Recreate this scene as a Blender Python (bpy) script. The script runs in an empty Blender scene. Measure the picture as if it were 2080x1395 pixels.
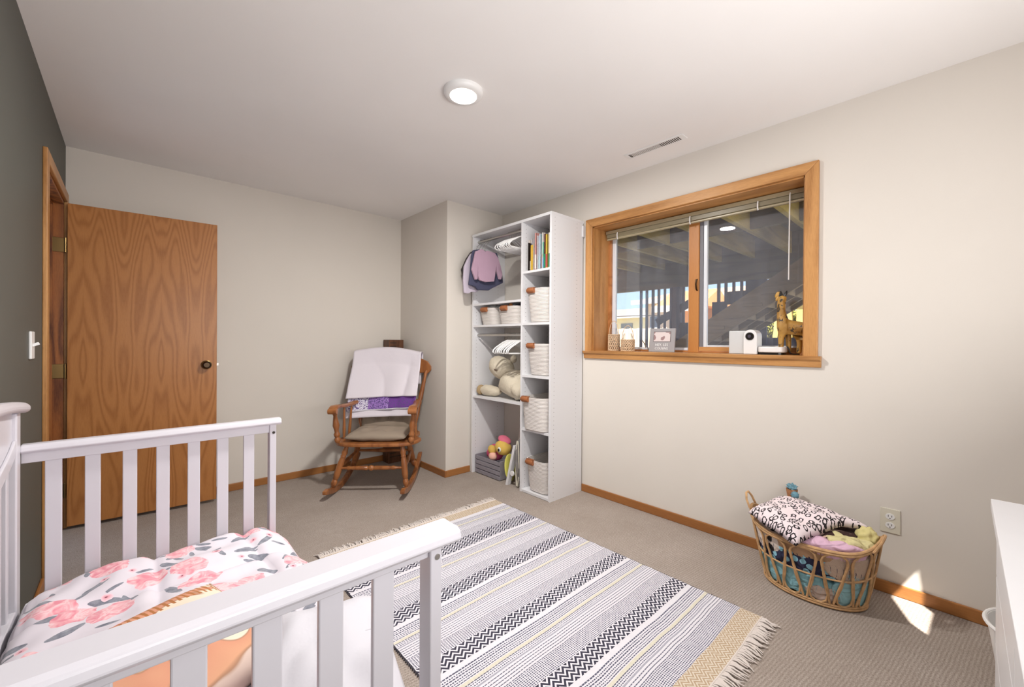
import bpy, bmesh, math, random
from mathutils import Vector, Matrix, Euler, noise
random.seed(7)
PI = math.pi
S = bpy.context.scene
COL = S.collection

# ------------------------------------------------------------------ camera
cam_d = bpy.data.cameras.new('camera'); cam = bpy.data.objects.new('camera', cam_d); COL.objects.link(cam)
yaw, pitch, roll = .7429, -.0033, .0066
F = Vector((math.sin(yaw)*math.cos(pitch), math.cos(yaw)*math.cos(pitch), math.sin(pitch)))
R0 = Vector((math.cos(yaw), -math.sin(yaw), 0)); U0 = R0.cross(F)
R = R0*math.cos(roll)+U0*math.sin(roll); U = -R0*math.sin(roll)+U0*math.cos(roll)
cam.matrix_world = Matrix(((R.x, U.x, -F.x, 0), (R.y, U.y, -F.y, 0), (R.z, U.z, -F.z, 1.2), (0, 0, 0, 1)))
cam_d.sensor_width = 36; cam_d.lens = 841.46/2080*36; cam_d.clip_start = .02; cam_d.clip_end = 400
S.camera = cam

# ------------------------------------------------------------------ view, sky, sun, daylight
S.view_settings.view_transform = 'Standard'; S.view_settings.look = 'None'
S.view_settings.gamma = 1; S.view_settings.exposure = .36; S.view_settings.use_curve_mapping = False
W = bpy.data.worlds.new('sky'); S.world = W; W.use_nodes = True
wn = W.node_tree; wn.nodes.clear()
wo = wn.nodes.new('ShaderNodeOutputWorld'); wb = wn.nodes.new('ShaderNodeBackground')
wt = wn.nodes.new('ShaderNodeTexCoord'); ws = wn.nodes.new('ShaderNodeSeparateXYZ'); wr = wn.nodes.new('ShaderNodeValToRGB')
wn.links.new(wt.outputs['Generated'], ws.inputs[0]); wn.links.new(ws.outputs[2], wr.inputs[0])
wr.color_ramp.elements[0].position = 0; wr.color_ramp.elements[0].color = (.55, .74, .98, 1)
wr.color_ramp.elements[1].position = .35; wr.color_ramp.elements[1].color = (.32, .52, .88, 1)
wn.links.new(wr.outputs[0], wb.inputs[0]); wb.inputs[1].default_value = 1.25
wn.links.new(wb.outputs[0], wo.inputs[0])

SUN_DIR = Vector((.65, .70, -1.30))
sd = bpy.data.lights.new('sun', 'SUN'); sd.energy = 13; sd.angle = math.radians(.6); sd.color = (1, .95, .86)
so = bpy.data.objects.new('sun', sd); COL.objects.link(so); so.location = (-6, -8, 14)
so.rotation_euler = SUN_DIR.to_track_quat('-Z', 'Y').to_euler()

def area(name, loc, direction, sx, sy, power, col=(1, 1, 1), spread=PI):
    d = bpy.data.lights.new(name, 'AREA'); d.shape = 'RECTANGLE'; d.size = sx; d.size_y = sy
    d.energy = power; d.color = col; d.spread = spread
    o = bpy.data.objects.new(name, d); COL.objects.link(o); o.location = loc
    o.rotation_euler = Vector(direction).to_track_quat('-Z', 'Z').to_euler(); return o
# daylight entering by the window in the wall behind the camera
area('daylight_back_window', (.65, -.52, 1.62), (-.05, 1, .05), 1.7, 1.0, 9, (.93, .96, 1))


area('added_ceiling_fill', (1.0, -.50, 1.35), (.05, .75, .62), 2.2, .7, 30, (1, .98, .96))  # added fill light tilted up to brighten the ceiling, not a window source

# ------------------------------------------------------------------ helpers
def lin(h):
    if isinstance(h, str):
        h = [int(h[i:i+2], 16)/255 for i in (0, 2, 4)]
        return tuple(((c+.055)/1.055)**2.4 if c > .04045 else c/12.92 for c in h)+(1,)
    return tuple(h)+(1,)

class N:
    "small node-graph writer"
    def __init__(s, name):
        s.m = bpy.data.materials.new(name); s.m.use_nodes = True; s.t = s.m.node_tree
        s.b = s.t.nodes['Principled BSDF']; s.o = s.t.nodes['Material Output']
    def node(s, typ, **k):
        n = s.t.nodes.new(typ)
        for a, v in k.items(): setattr(n, a, v)
        return n
    def put(s, sock, v):
        if v is None: return
        if hasattr(v, 'is_linked'): s.t.links.new(v, sock)
        elif sock.type == 'RGBA' and isinstance(v, (str, tuple, list)): sock.default_value = lin(v) if (isinstance(v, str) or len(v) == 3) else v
        else: sock.default_value = v
    def math(s, op, a, b=None, c=None, clamp=False):
        n = s.node('ShaderNodeMath', operation=op, use_clamp=clamp)
        s.put(n.inputs[0], a); s.put(n.inputs[1], b); s.put(n.inputs[2], c); return n.outputs[0]
    def coord(s, scale=(1, 1, 1), loc=(0, 0, 0), rot=(0, 0, 0), src='Object'):
        t = s.node('ShaderNodeTexCoord'); m = s.node('ShaderNodeMapping')
        m.inputs['Scale'].default_value = scale; m.inputs['Location'].default_value = loc; m.inputs['Rotation'].default_value = rot
        s.t.links.new(t.outputs[src], m.inputs[0]); return m.outputs[0]
    def sep(s, v):
        n = s.node('ShaderNodeSeparateXYZ'); s.put(n.inputs[0], v); return n.outputs
    def comb(s, x, y, z):
        n = s.node('ShaderNodeCombineXYZ'); s.put(n.inputs[0], x); s.put(n.inputs[1], y); s.put(n.inputs[2], z); return n.outputs[0]
    def noise(s, v, scale=5, detail=3, rough=.5, dist=0, out=0):
        n = s.node('ShaderNodeTexNoise'); s.put(n.inputs['Vector'], v); n.inputs['Scale'].default_value = scale
        n.inputs['Detail'].default_value = detail; n.inputs['Roughness'].default_value = rough
        n.inputs['Distortion'].default_value = dist; return n.outputs[out]
    def ramp(s, f, stops, interp='LINEAR'):
        n = s.node('ShaderNodeValToRGB'); s.put(n.inputs[0], f); e = n.color_ramp.elements; n.color_ramp.interpolation = interp
        while len(e) < len(stops): e.new(.5)
        for i, (p, c) in enumerate(stops): e[i].position = p; e[i].color = lin(c)
        return n.outputs[0]
    def mix(s, f, a, b, mode='MIX'):
        n = s.node('ShaderNodeMix', data_type='RGBA', blend_type=mode)
        s.put(n.inputs[0], f); s.put(n.inputs[6], a); s.put(n.inputs[7], b); return n.outputs[2]
    def vmath(s, op, a, b=None):
        n = s.node('ShaderNodeVectorMath', operation=op); s.put(n.inputs[0], a)
        if b is not None:
            s.put(n.inputs[1], b) if hasattr(b, 'is_linked') else setattr(n.inputs[1], 'default_value', b)
        return n.outputs[0]
    def bump(s, h, strength=.3, dist=.01):
        n = s.node('ShaderNodeBump'); n.inputs['Strength'].default_value = strength; n.inputs['Distance'].default_value = dist
        s.put(n.inputs['Height'], h); s.t.links.new(n.outputs[0], s.b.inputs['Normal'])
    def done(s, col=None, rough=.5, metal=0, spec=.5, **k):
        s.put(s.b.inputs['Base Color'], col); s.put(s.b.inputs['Roughness'], rough); s.b.inputs['Metallic'].default_value = metal
        s.b.inputs['Specular IOR Level'].default_value = spec
        for a, v in k.items(): s.put(s.b.inputs[a.replace('_', ' ')], v)
        return s.m
    def cells(s, v, scale, loc=(0, 0, 0), a=.3, b=.3, keep=1.0, wob=.0, ring=None, spin=True):
        "scattered ellipses: returns mask, local radius"
        vv = s.vmath('ADD', s.vmath('MULTIPLY', v, (scale, scale, scale)), loc)
        if wob:
            nz = s.noise(vv, 2.2, 2, out=1); vv = s.vmath('ADD', vv, s.vmath('MULTIPLY', s.vmath('SUBTRACT', nz, (.5, .5, .5)), (wob, wob, wob)))
        vo = s.node('ShaderNodeTexVoronoi', voronoi_dimensions='2D'); s.put(vo.inputs['Vector'], vv); vo.inputs['Scale'].default_value = 1
        vo.inputs['Randomness'].default_value = .8
        d = s.sep(s.vmath('SUBTRACT', vv, vo.outputs['Position'])); c = s.sep(vo.outputs['Color'])
        ang = s.math('MULTIPLY', c[0], 6.28) if spin else .4
        cs, sn = s.math('COSINE', ang), s.math('SINE', ang)
        x = s.math('ADD', s.math('MULTIPLY', d[0], cs), s.math('MULTIPLY', d[1], sn))
        y = s.math('SUBTRACT', s.math('MULTIPLY', d[1], cs), s.math('MULTIPLY', d[0], sn))
        r = s.math('SQRT', s.math('ADD', s.math('POWER', s.math('DIVIDE', x, a), 2), s.math('POWER', s.math('DIVIDE', y, b), 2)))
        m = s.math('LESS_THAN', r, 1.0)
        if ring: m = s.math('MULTIPLY', m, s.math('GREATER_THAN', r, ring))
        if keep < 1: m = s.math('MULTIPLY', m, s.math('LESS_THAN', c[1], keep))
        return m, r

def plain(name, col, rough=.5, metal=0, spec=.5, var=0, vs=8, bump=0, bs=60, bd=.003, **k):
    n = N(name); c = col
    if var:
        nz = n.noise(n.coord(), vs, 4)
        l = lin(col) if isinstance(col, str) else tuple(col)+(1,)
        a = tuple(min(1, x*(1+var)) for x in l[:3]); b = tuple(x*(1-var) for x in l[:3])
        c = n.ramp(nz, [(.3, b), (.7, a)])
    if bump: n.bump(n.noise(n.coord(), bs, 3), bump, bd)
    return n.done(c, rough, metal, spec, **k)

def wood(name, light, dark, axis='Z', fig=5., freq=34, fine=.35, rough=.38, book=0, contrast=.55, seed=0):
    n = N(name); k = {'X': (.10, 1, 1), 'Y': (1, .10, 1), 'Z': (1, 1, .13)}[axis]
    c = n.coord(loc=(seed, seed*1.7, seed*.6))
    if book:
        x, y, z = n.sep(n.coord())[:3]
        x = n.math('PINGPONG', n.math('ADD', x, 10.0+seed), book); c = n.comb(x, n.math('ADD', y, seed), z)
    c = n.vmath('MULTIPLY', c, k)
    nz = n.noise(c, fig, 1.5, .45)
    g = n.math('ADD', n.math('MULTIPLY', n.math('SINE', n.math('MULTIPLY', nz, freq*2.2)), .5), .5)
    g = n.math('POWER', g, 1.7)
    f = n.noise(n.vmath('MULTIPLY', c, (1, 1, 1) if 0 else (6, 6, 6)), 32, 3, .6)
    v = n.math('ADD', n.math('MULTIPLY', g, contrast), n.math('MULTIPLY', n.math('SUBTRACT', f, .42), fine*2.2), clamp=True)
    col = n.mix(v, light, dark); n.bump(f, .08, .002)
    return n.done(col, rough, 0, .4)

class MB:
    "collects shapes as one mesh; build() links them as ONE object"
    def __init__(s): s.v = []; s.f = []; s.mi = []; s.cur = 0; s.X = None
    def add(s, vs, fs):
        k = len(s.v)
        if s.X is not None: vs = [s.X @ Vector(p) for p in vs]
        s.v += [tuple(p) for p in vs]; s.f += [tuple(i+k for i in f) for f in fs]; s.mi += [s.cur]*len(fs); return s
    def box(s, x0, x1, y0, y1, z0, z1, m=None):
        vs = [Vector((x, y, z)) for x in (x0, x1) for y in (y0, y1) for z in (z0, z1)]
        if m is not None: vs = [m @ p for p in vs]
        return s.add(vs, [(0, 1, 3, 2), (4, 6, 7, 5), (0, 4, 5, 1), (2, 3, 7, 6), (0, 2, 6, 4), (1, 5, 7, 3)])
    def bar(s, a, b, w, t, up=(0, 0, 1)):
        a, b = Vector(a), Vector(b); d = (b-a); L = d.length; d.normalize()
        u = Vector(up); x = d.cross(u)
        if x.length < 1e-4: x = d.cross(Vector((1, 0, 0)))
        x.normalize(); z = x.cross(d)
        m = Matrix(((d.x, x.x, z.x, a.x), (d.y, x.y, z.y, a.y), (d.z, x.z, z.z, a.z), (0, 0, 0, 1)))
        return s.box(0, L, -w/2, w/2, -t/2, t/2, m)
    def tube(s, pts, r, n=8, closed=False, caps=True):
        P = [Vector(p) for p in pts]; m = len(P); rr = r if isinstance(r, (list, tuple)) else [r]*m
        nrm = None; rings = []
        for i, p in enumerate(P):
            if closed: d = P[(i+1) % m]-P[i-1]
            else: d = P[min(i+1, m-1)]-P[max(i-1, 0)]
            if d.length < 1e-9: d = Vector((0, 0, 1))
            d.normalize()
            if nrm is None: nrm = d.orthogonal().normalized()
            nrm = (nrm-d*nrm.dot(d)); nrm = nrm.normalized() if nrm.length > 1e-6 else d.orthogonal().normalized()
            b = d.cross(nrm); rings.append([p+(nrm*math.cos(2*PI*k/n)+b*math.sin(2*PI*k/n))*rr[i] for k in range(n)])
        vs = [q for g in rings for q in g]; fs = []
        for i in range(m if closed else m-1):
            j = (i+1) % m
            for k in range(n): fs.append((i*n+k, i*n+(k+1) % n, j*n+(k+1) % n, j*n+k))
        if caps and not closed: fs += [tuple(range(n))[::-1], tuple((m-1)*n+k for k in range(n))]
        return s.add(vs, fs)
    def lathe(s, a, b, prof, n=14):
        "prof = [(t along a->b, radius)]"
        a, b = Vector(a), Vector(b); return s.tube([a+(b-a)*t for t, r in prof], [r for t, r in prof], n)
    def disc(s, c, r, h, n=32, ax=(0, 0, 1)):
        c = Vector(c); return s.tube([c, c+Vector(ax)*h], r, n)
    def prism(s, outline, fn0, fn1):
        n = len(outline); vs = [fn0(*p) for p in outline]+[fn1(*p) for p in outline]
        return s.add(vs, [tuple(range(n))[::-1], tuple(range(n, 2*n))]+[(i, (i+1) % n, n+(i+1) % n, n+i) for i in range(n)])
    def grid(s, fn, nu, nv, thick=0):
        vs = [Vector(fn(i/nu, j/nv)) for i in range(nu+1) for j in range(nv+1)]
        w = nv+1; return s.add(vs, [(i*w+j, (i+1)*w+j, (i+1)*w+j+1, i*w+j+1) for i in range(nu) for j in range(nv)])
    def blob(s, c, r, rot=(0, 0, 0), nz=0., ns=3., nu=20, nv=12, sq=1.0, seed=0):
        c = Vector(c); M = Euler(rot).to_matrix(); vs = []
        sg = lambda v, p: math.copysign(abs(v)**p, v)
        for j in range(nv+1):
            ph = -PI/2+PI*j/nv
            for i in range(nu):
                th = 2*PI*i/nu
                d = Vector((sg(math.cos(ph), sq)*sg(math.cos(th), sq), sg(math.cos(ph), sq)*sg(math.sin(th), sq), sg(math.sin(ph), sq)))
                p = Vector((d.x*r[0], d.y*r[1], d.z*r[2]))
                if nz: p += p.normalized()*nz*noise.noise((p/max(r))*ns+Vector((seed, seed, 0)))
                vs.append(c+M @ p)
        fs = [(j*nu+i, j*nu+(i+1) % nu, (j+1)*nu+(i+1) % nu, (j+1)*nu+i) for j in range(nv) for i in range(nu)]
        return s.add(vs, fs)
    def pillow(s, c, sx, sy, h, rot=(0, 0, 0), n=22, nz=.01, seed=0, tuft=None, pinch=.10):
        c = Vector(c); M = Euler(rot).to_matrix()
        for sg in (1, -1):
            def fn(a, b):
                u, v = a*2-1, b*2-1
                e = (max(0, 1-abs(u)**3.0)*max(0, 1-abs(v)**3.0))**.45
                k = 1-pinch*(1-max(0, min(1, e)))*0-pinch*((1-abs(u))*abs(v)+(1-abs(v))*abs(u))*.6
                z = sg*h/2*e
                if tuft:
                    for (tu, tv) in tuft: z *= 1-.75*math.exp(-((u-tu)**2+(v-tv)**2)/.025)
                z += nz*e*noise.noise(Vector((u*2.5+seed, v*2.5, sg*2.)))
                return c+M @ Vector((u*sx/2*k, v*sy/2*k, z))
            k0 = len(s.v); s.grid(fn, n, n)
            if sg < 0: s.f = [f if min(f) < k0 else f[::-1] for f in s.f]
        return s
    def build(s, name, mat, parent=None, smooth=True, bevel=0, sub=0, kind=None, label=None, local=False, cat=None, group=None, angle=40, solid=0):
        me = bpy.data.meshes.new(name); vs = s.v
        o = bpy.data.objects.new(name, me)
        if parent is not None:
            root = parent
            while root.parent: root = root.parent
            if not local:
                inv = root.matrix_basis.inverted(); vs = [tuple(inv @ Vector(p)) for p in vs]
            o.parent = parent
        me.from_pydata(vs, [], s.f)
        mats = mat if isinstance(mat, (list, tuple)) else [mat]
        for m in mats: me.materials.append(m)
        if len(mats) > 1:
            for p, i in zip(me.polygons, s.mi): p.material_index = i
        bm = bmesh.new(); bm.from_mesh(me)
        if smooth or s.__dict__.get('weld'): bmesh.ops.remove_doubles(bm, verts=bm.verts, dist=1e-5)
        bmesh.ops.recalc_face_normals(bm, faces=bm.faces); bm.to_mesh(me); bm.free()
        COL.objects.link(o)
        if smooth:
            for p in me.polygons: p.use_smooth = True
            if angle < 180:
                try: me.set_sharp_from_angle(angle=math.radians(angle))
                except Exception: pass
        if solid: md = o.modifiers.new('thick', 'SOLIDIFY'); md.thickness = solid; md.offset = 0
        if bevel:
            md = o.modifiers.new('bevel', 'BEVEL'); md.width = bevel; md.segments = 2; md.limit_method = 'ANGLE'; md.angle_limit = math.radians(35)
        if sub: md = o.modifiers.new('sub', 'SUBSURF'); md.levels = sub; md.render_levels = sub
        tag(o, label, cat, group, kind); return o

def tag(o, label=None, cat=None, group=None, kind=None):
    if label: o['label'] = label
    if cat: o['category'] = cat
    if group: o['group'] = group
    if kind: o['kind'] = kind
    return o
def thing(name, label, cat, loc=(0, 0, 0), rz=0, group=None, kind=None):
    o = bpy.data.objects.new(name, None); COL.objects.link(o); o.empty_display_size = .1
    o.matrix_basis = Matrix.Translation(loc) @ Matrix.Rotation(rz, 4, 'Z'); return tag(o, label, cat, group, kind)
def B(*a, m=None): return MB().box(*a, m=m)
def skin(name, mat, parent, verts, edges, sub=2, root=0, label=None):
    me = bpy.data.meshes.new(name); inv = parent.matrix_basis.inverted()
    me.from_pydata([tuple(inv @ Vector(v[:3])) for v in verts], edges, []); me.materials.append(mat)
    o = bpy.data.objects.new(name, me); COL.objects.link(o); o.parent = parent
    o.modifiers.new('skin', 'SKIN')
    for i, v in enumerate(verts): me.skin_vertices[0].data[i].radius = (v[3], v[4] if len(v) > 4 else v[3])
    me.skin_vertices[0].data[root].use_root = True
    o.modifiers['skin'].use_smooth_shade = True
    sb = o.modifiers.new('sub', 'SUBSURF'); sb.levels = sub; sb.render_levels = sub
    if label: o['label'] = label
    return o
def text(body, size, mat, parent, M, name='lettering', depth=.0006):
    cu = bpy.data.curves.new(name, 'FONT'); cu.body = body; cu.size = size; cu.extrude = depth; cu.align_x = 'CENTER'; cu.align_y = 'CENTER'
    cu.materials.append(mat); cu.resolution_u = 2
    o = bpy.data.objects.new(name, cu); COL.objects.link(o)
    me = bpy.data.meshes.new_from_object(o); bpy.data.objects.remove(o)
    o = bpy.data.objects.new(name, me); COL.objects.link(o); o.parent = parent
    o.matrix_basis = parent.matrix_basis.inverted() @ M; return o

# ------------------------------------------------------------------ materials
def paint(name, col, rough=.85, b=.06):
    n = N(name); c = n.coord(); nz = n.noise(c, 1.3, 3)
    l = lin(col); n.bump(n.noise(c, 260, 2), b, .001)
    return n.done(n.ramp(nz, [(.3, tuple(x*.975 for x in l[:3])), (.7, tuple(min(1, x*1.02) for x in l[:3]))]), rough, 0, .25)
M = {}
M['wall'] = paint('wall_paint', 'dcd5cc')
M['wall_dark'] = paint('dark_wall_paint', '5a5a54', .55)
M['ceil'] = paint('ceiling_paint', 'f0edeb', .9, .12)
M['oak'] = wood('door_oak', 'b77b45', '8f5528', 'Z', 5.5, 60, .30, book=.19, contrast=.5, rough=.33)
M['trimZ'] = wood('trim_oak_upright', 'c8935a', '94602f', 'Z', 6, 16, .4, contrast=.5)
M['trimY'] = wood('trim_oak_along', 'c8935a', '94602f', 'Y', 6, 16, .4, contrast=.5, seed=3)
M['trimX'] = wood('trim_oak_across', 'b97c4a', '895229', 'X', 6, 16, .4, contrast=.5, seed=5)
M['base'] = wood('baseboard_oak', 'a8713f', '7d4a26', 'Y', 5, 9, .35, contrast=.35)
M['baseX'] = wood('baseboard_oak_across', 'a8713f', '7d4a26', 'X', 5, 9, .35, contrast=.35)
M['jamb'] = wood('jamb_oak', 'a0602e', '5a2c12', 'Z', 9, 13, .4, contrast=.8)
M['mullion'] = wood('mullion_oak', 'c08347', 'a5642f', 'Z', 4, 8, .3, contrast=.3)
M['chair'] = wood('maple_stain', 'a2683c', '6e3d22', 'Z', 9, 10, .4, rough=.28, contrast=.55)
M['cribw'] = plain('crib_white_paint', 'd3d0d7', .30, spec=.5, var=.01)
M['white'] = plain('white_melamine', 'e2e1e3', .38, var=.01)
M['plastic'] = plain('white_plastic', 'ecebea', .3)
M['ivory'] = plain('ivory_plastic', 'd9d3c2', .4)
M['black'] = plain('black_plastic', '15120f', .3)
M['dark'] = plain('dark_slot', '2b2118', .6)
M['steel'] = plain('brushed_steel', 'b9b6b2', .3, 1)
M['brass'] = plain('antique_brass', '9c7f52', .28, 1)
M['bronze'] = plain('dark_bronze', '4b3d30', .25, 1)
M['leather'] = plain('tan_leather', '9c5f38', .55, var=.1, bump=.2, bs=180)
M['cushion'] = plain('taupe_fabric', '948575', .9, bump=.3, bs=700, bd=.001)
M['mattress'] = plain('mattress_cloth', 'e8e6ea', .9)
M['whitecloth'] = plain('white_cotton', 'd0ced5', .9, bump=.35, bs=22, bd=.006)
M['plush'] = plain('cream_plush', 'd8cdb8', 1, bump=.8, bs=160, bd=.006, var=.06)
M['browntower'] = wood('dark_walnut', '6b4630', '3c2212', 'Z', 8, 12, .5, contrast=.5)
M['rattan'] = plain('rattan', 'c39a6c', .5, var=.22, vs=40)
M['rattan2'] = plain('pale_wicker', 'd2b595', .7, var=.2, vs=60)

# pin-hole board: rows of shelf-pin holes
def pinboard():
    n = N('drilled_melamine'); x, y, z = n.sep(n.coord(src='Object'))[:3]
    zz = n.math('SUBTRACT', n.math('PINGPONG', z, .016), .0)
    def col(x0): return n.math('ADD', n.math('POWER', n.math('SUBTRACT', x, x0), 2), n.math('POWER', zz, 2))
    d = n.math('MINIMUM', col(.038), col(.30))
    return n.done(n.mix(n.math('LESS_THAN', d, .0028**2), 'e2e1e3', '8f8a88'), .38)
M['pin'] = pinboard()

def carpet():
    n = N('carpet_pile'); c = n.coord()
    a = n.noise(c, 3, 3); b = n.noise(c, 190, 3, .7); w = n.noise(n.coord((40, 160, 1)), 1, 2)
    x, y, z = n.sep(n.coord(rot=(0, 0, .12)))[:3]
    rib = n.math('ADD', n.math('MULTIPLY', n.math('SINE', n.math('ADD', n.math('MULTIPLY', y, 520), n.math('MULTIPLY', n.noise(c, 5, 3), 9))), .5), .5)
    h = n.math('ADD', n.math('MULTIPLY', b, .88), n.math('MULTIPLY', n.math('MULTIPLY', rib, n.noise(c, 30, 3)), .22))
    col = n.ramp(h, [(.25, '796e65'), (.5, 'a79b92'), (.75, 'c8bdb4')])
    col = n.mix(n.math('MULTIPLY', n.math('SUBTRACT', a, .35), 1.1, clamp=True), col, '8f8277')
    n.bump(h, .5, .005); return n.done(col, .98, 0, .1)
M['carpet'] = carpet()

def floral():
    n = N('rose_print_cotton'); c = n.coord()
    z = n.sep(c); v = n.comb(z[0], n.math('ADD', z[1], n.math('MULTIPLY', z[2], .6)), 0)
    fine = n.noise(v, 45, 3, .6); petal = n.noise(v, 24, 2, dist=1.6)
    base = n.mix(n.math('MULTIPLY', n.noise(v, 6, 2), .35), 'e0dbe3', 'dfcfd9')
    for (sc, loc, a, b, keep) in ((13, (3, 1, 0), .36, .10, .55), (9.5, (7.3, 4.1, 0), .40, .13, .6)):
        m, r = n.cells(v, sc, loc, a, b, keep, .12); base = n.mix(m, base, n.ramp(fine, [(.3, '6c6f7c'), (.7, 'a0a2ac')]))
    m, r = n.cells(v, 9.5, (1.2, 8.8, 0), .16, .14, .8, .35)
    base = n.mix(m, base, n.ramp(r, [(.1, '6a2738'), (.3, 'e9a3b0'), (.9, 'f4d4dc')]))
    m, r = n.cells(v, 6.2, (0.37, .22, 0), .36, .27, .75, .5)
    rose = n.ramp(petal, [(.35, 'e58d9c'), (.5, 'f0b0b8'), (.62, 'f6d3d6'), (.7, 'eaa0ab')])
    base = n.mix(m, base, rose)
    return n.done(base, .85, 0, .2, Sheen_Weight=.2)
M['floral'] = floral()

def brushprint():
    n = N('blush_brush_print'); c = n.coord(); base = 'ecdde0'
    m, r = n.cells(c, 34, (2, 3, 0), .44, .30, .97, .35, ring=.55); col = n.mix(m, base, '2a2226')
    m, r = n.cells(c, 46, (6.5, 9.2, 0), .28, .10, .6, .3); col = n.mix(m, col, '3a3034')
    n.bump(n.noise(c, 14, 2), .4, .01); return n.done(col, .9)
M['brush'] = brushprint()

def chev(name, bg, fg, px, amp, ln, org=0.0):
    n = N(name); x, y, z = n.sep(n.coord())[:3]
    tri = n.math('PINGPONG', n.math('ADD', x, 5), px)
    t = n.math('ADD', n.math('ADD', y, 5+org), n.math('MULTIPLY', tri, amp))
    s = n.math('PINGPONG', t, ln); m = n.math('GREATER_THAN', s, ln*.45)
    return n.done(n.mix(m, bg, fg), .95, 0, .1)
def dash(name, bg, fg, per=.012, duty=.45):
    n = N(name); x, y, z = n.sep(n.coord())[:3]
    m = n.math('GREATER_THAN', n.math('ADD', n.math('PINGPONG', n.math('ADD', x, 5), per/2), n.math('MULTIPLY', n.noise(n.coord((60, 60, 60)), 1), .004)), per*duty*.5+.001)
    return n.done(n.mix(m, bg, fg), .95, 0, .1)
RW, RN, RT, RY = 'dedbe1', '58586c', 'cbb79a', 'd6d0bf'
M['rug_white'] = plain('rug_white_cotton', RW, .95, var=.03, vs=60, bump=.3, bs=500)
M['rug_navy'] = dash('rug_navy_line', RW, RN, .014, .3)
M['rug_dots'] = dash('rug_dotted_line', RW, RN, .010, .55)
M['rug_grey'] = plain('rug_grey_cotton', 'a8a6b2', .95, var=.12, vs=200)
M['rug_yellow'] = plain('rug_cream_band', RY, .95, var=.06, vs=120)
M['rug_chev'] = chev('rug_chevron', RW, '3f3d4b', .0185, 1.05, .0105)
M['rug_tan'] = chev('rug_tan_chevron', 'd8cdbd', 'b7a085', .0185, 1.05, .0075)
M['rug_fringe'] = plain('rug_fringe_cotton', 'd9cfc8', .95, var=.05, vs=50)

def glass_mat(haze=.05):
    n = N('window_glass'); t = n.t; t.nodes.remove(n.b)
    tr = n.node('ShaderNodeBsdfTransparent'); gl = n.node('ShaderNodeBsdfGlossy'); gl.inputs['Roughness'].default_value = .0
    df = n.node('ShaderNodeBsdfDiffuse'); df.inputs['Color'].default_value = (.68, .70, .80, 1)
    fr = n.node('ShaderNodeFresnel'); fr.inputs[0].default_value = 1.5
    m1 = n.node('ShaderNodeMixShader'); m2 = n.node('ShaderNodeMixShader')
    c = n.coord(); z = n.sep(c)[2]
    dirt = n.math('MULTIPLY', n.math('MULTIPLY', n.noise(n.coord((9, 9, 3)), 1, 3), n.noise(n.coord((300, 300, 30)), 1, 2)), haze*4)
    low = n.math('MULTIPLY', n.math('SUBTRACT', 1.62, z, clamp=True), haze*.9)
    t.links.new(n.math('ADD', dirt, low, clamp=True), m2.inputs[0])
    t.links.new(fr.outputs[0], m1.inputs[0]); t.links.new(tr.outputs[0], m1.inputs[1]); t.links.new(gl.outputs[0], m1.inputs[2])
    t.links.new(m1.outputs[0], m2.inputs[1]); t.links.new(df.outputs[0], m2.inputs[2])
    t.links.new(m2.outputs[0], n.o.inputs[0]); return n.m
M['glass'] = glass_mat()
def clear_glass():
    n = N('clear_glass'); t = n.t; t.nodes.remove(n.b)
    tr = n.node('ShaderNodeBsdfTransparent'); gl = n.node('ShaderNodeBsdfGlossy'); gl.inputs['Roughness'].default_value = .05
    lw = n.node('ShaderNodeLayerWeight'); lw.inputs[0].default_value = .45; m1 = n.node('ShaderNodeMixShader')
    t.links.new(lw.outputs[1], m1.inputs[0]); t.links.new(tr.outputs[0], m1.inputs[1]); t.links.new(gl.outputs[0], m1.inputs[2]); t.links.new(m1.outputs[0], n.o.inputs[0]); return n.m
M['clear'] = clear_glass()
def emit(name, col, s):
    n = N(name); return n.done('ffffff', .5, Emission_Color=col, Emission_Strength=s)
M['lamp'] = emit('lit_lens', 'fff6ea', 6)

# ------------------------------------------------------------------ room shell
XL, XR, YF, YB, XB, YBUMP, H = -.317, 2.70, 3.94, -.60, 2.05, 3.09, 2.45
B(-1.5, XR+.24, YB-.12, YF+.15, -.12, 0).build('floor', M['carpet'], smooth=False, kind='structure', label='taupe ribbed carpet covering the bedroom floor')
B(-1.5, XR+.24, YB-.12, YF+.15, H, H+.15).build('ceiling', M['ceil'], smooth=False, kind='structure', label='flat white painted ceiling')
WY0, WY1, WZ0, WZ1 = .585, 1.99, 1.112, 2.115
m = MB(); X0, X1 = XR, XR+.24
m.box(X0, X1, YB-.12, WY0, 0, H); m.box(X0, X1, WY1, YF+.15, 0, H); m.box(X0, X1, WY0, WY1, 0, WZ0); m.box(X0, X1, WY0, WY1, WZ1, H)
m.build('wall_right', M['wall'], smooth=False, kind='structure', label='pale greige wall holding the window')
B(XL-.13, X0, YF, YF+.15, 0, H).build('wall_far', M['wall'], smooth=False, kind='structure', label='pale greige wall behind the rocking chair')
B(XB, XR, YBUMP, YF, 0, H).build('wall_alcove', M['wall'], smooth=False, kind='structure', label='boxed-out wall corner beside the shelving')
m = MB(); DY0, DY1, DZ = 3.055, 3.84, 2.065
m.box(XL-.12, XL, YB-.12, DY0, 0, H); m.box(XL-.12, XL, DY1, YF, 0, H); m.box(XL-.12, XL, DY0, DY1, DZ, H)
m.build('wall_left', M['wall_dark'], smooth=False, kind='structure', label='dark charcoal green accent wall')
m = MB(); m.box(-1.5, -1.4, YB-.12, YF+.15, 0, H); m.box(-1.4, XL-.12, 2.2, 2.3, 0, H)
m.build('wall_hall', M['wall'], smooth=False, kind='structure', label='pale hallway wall beyond the doorway')
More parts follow.
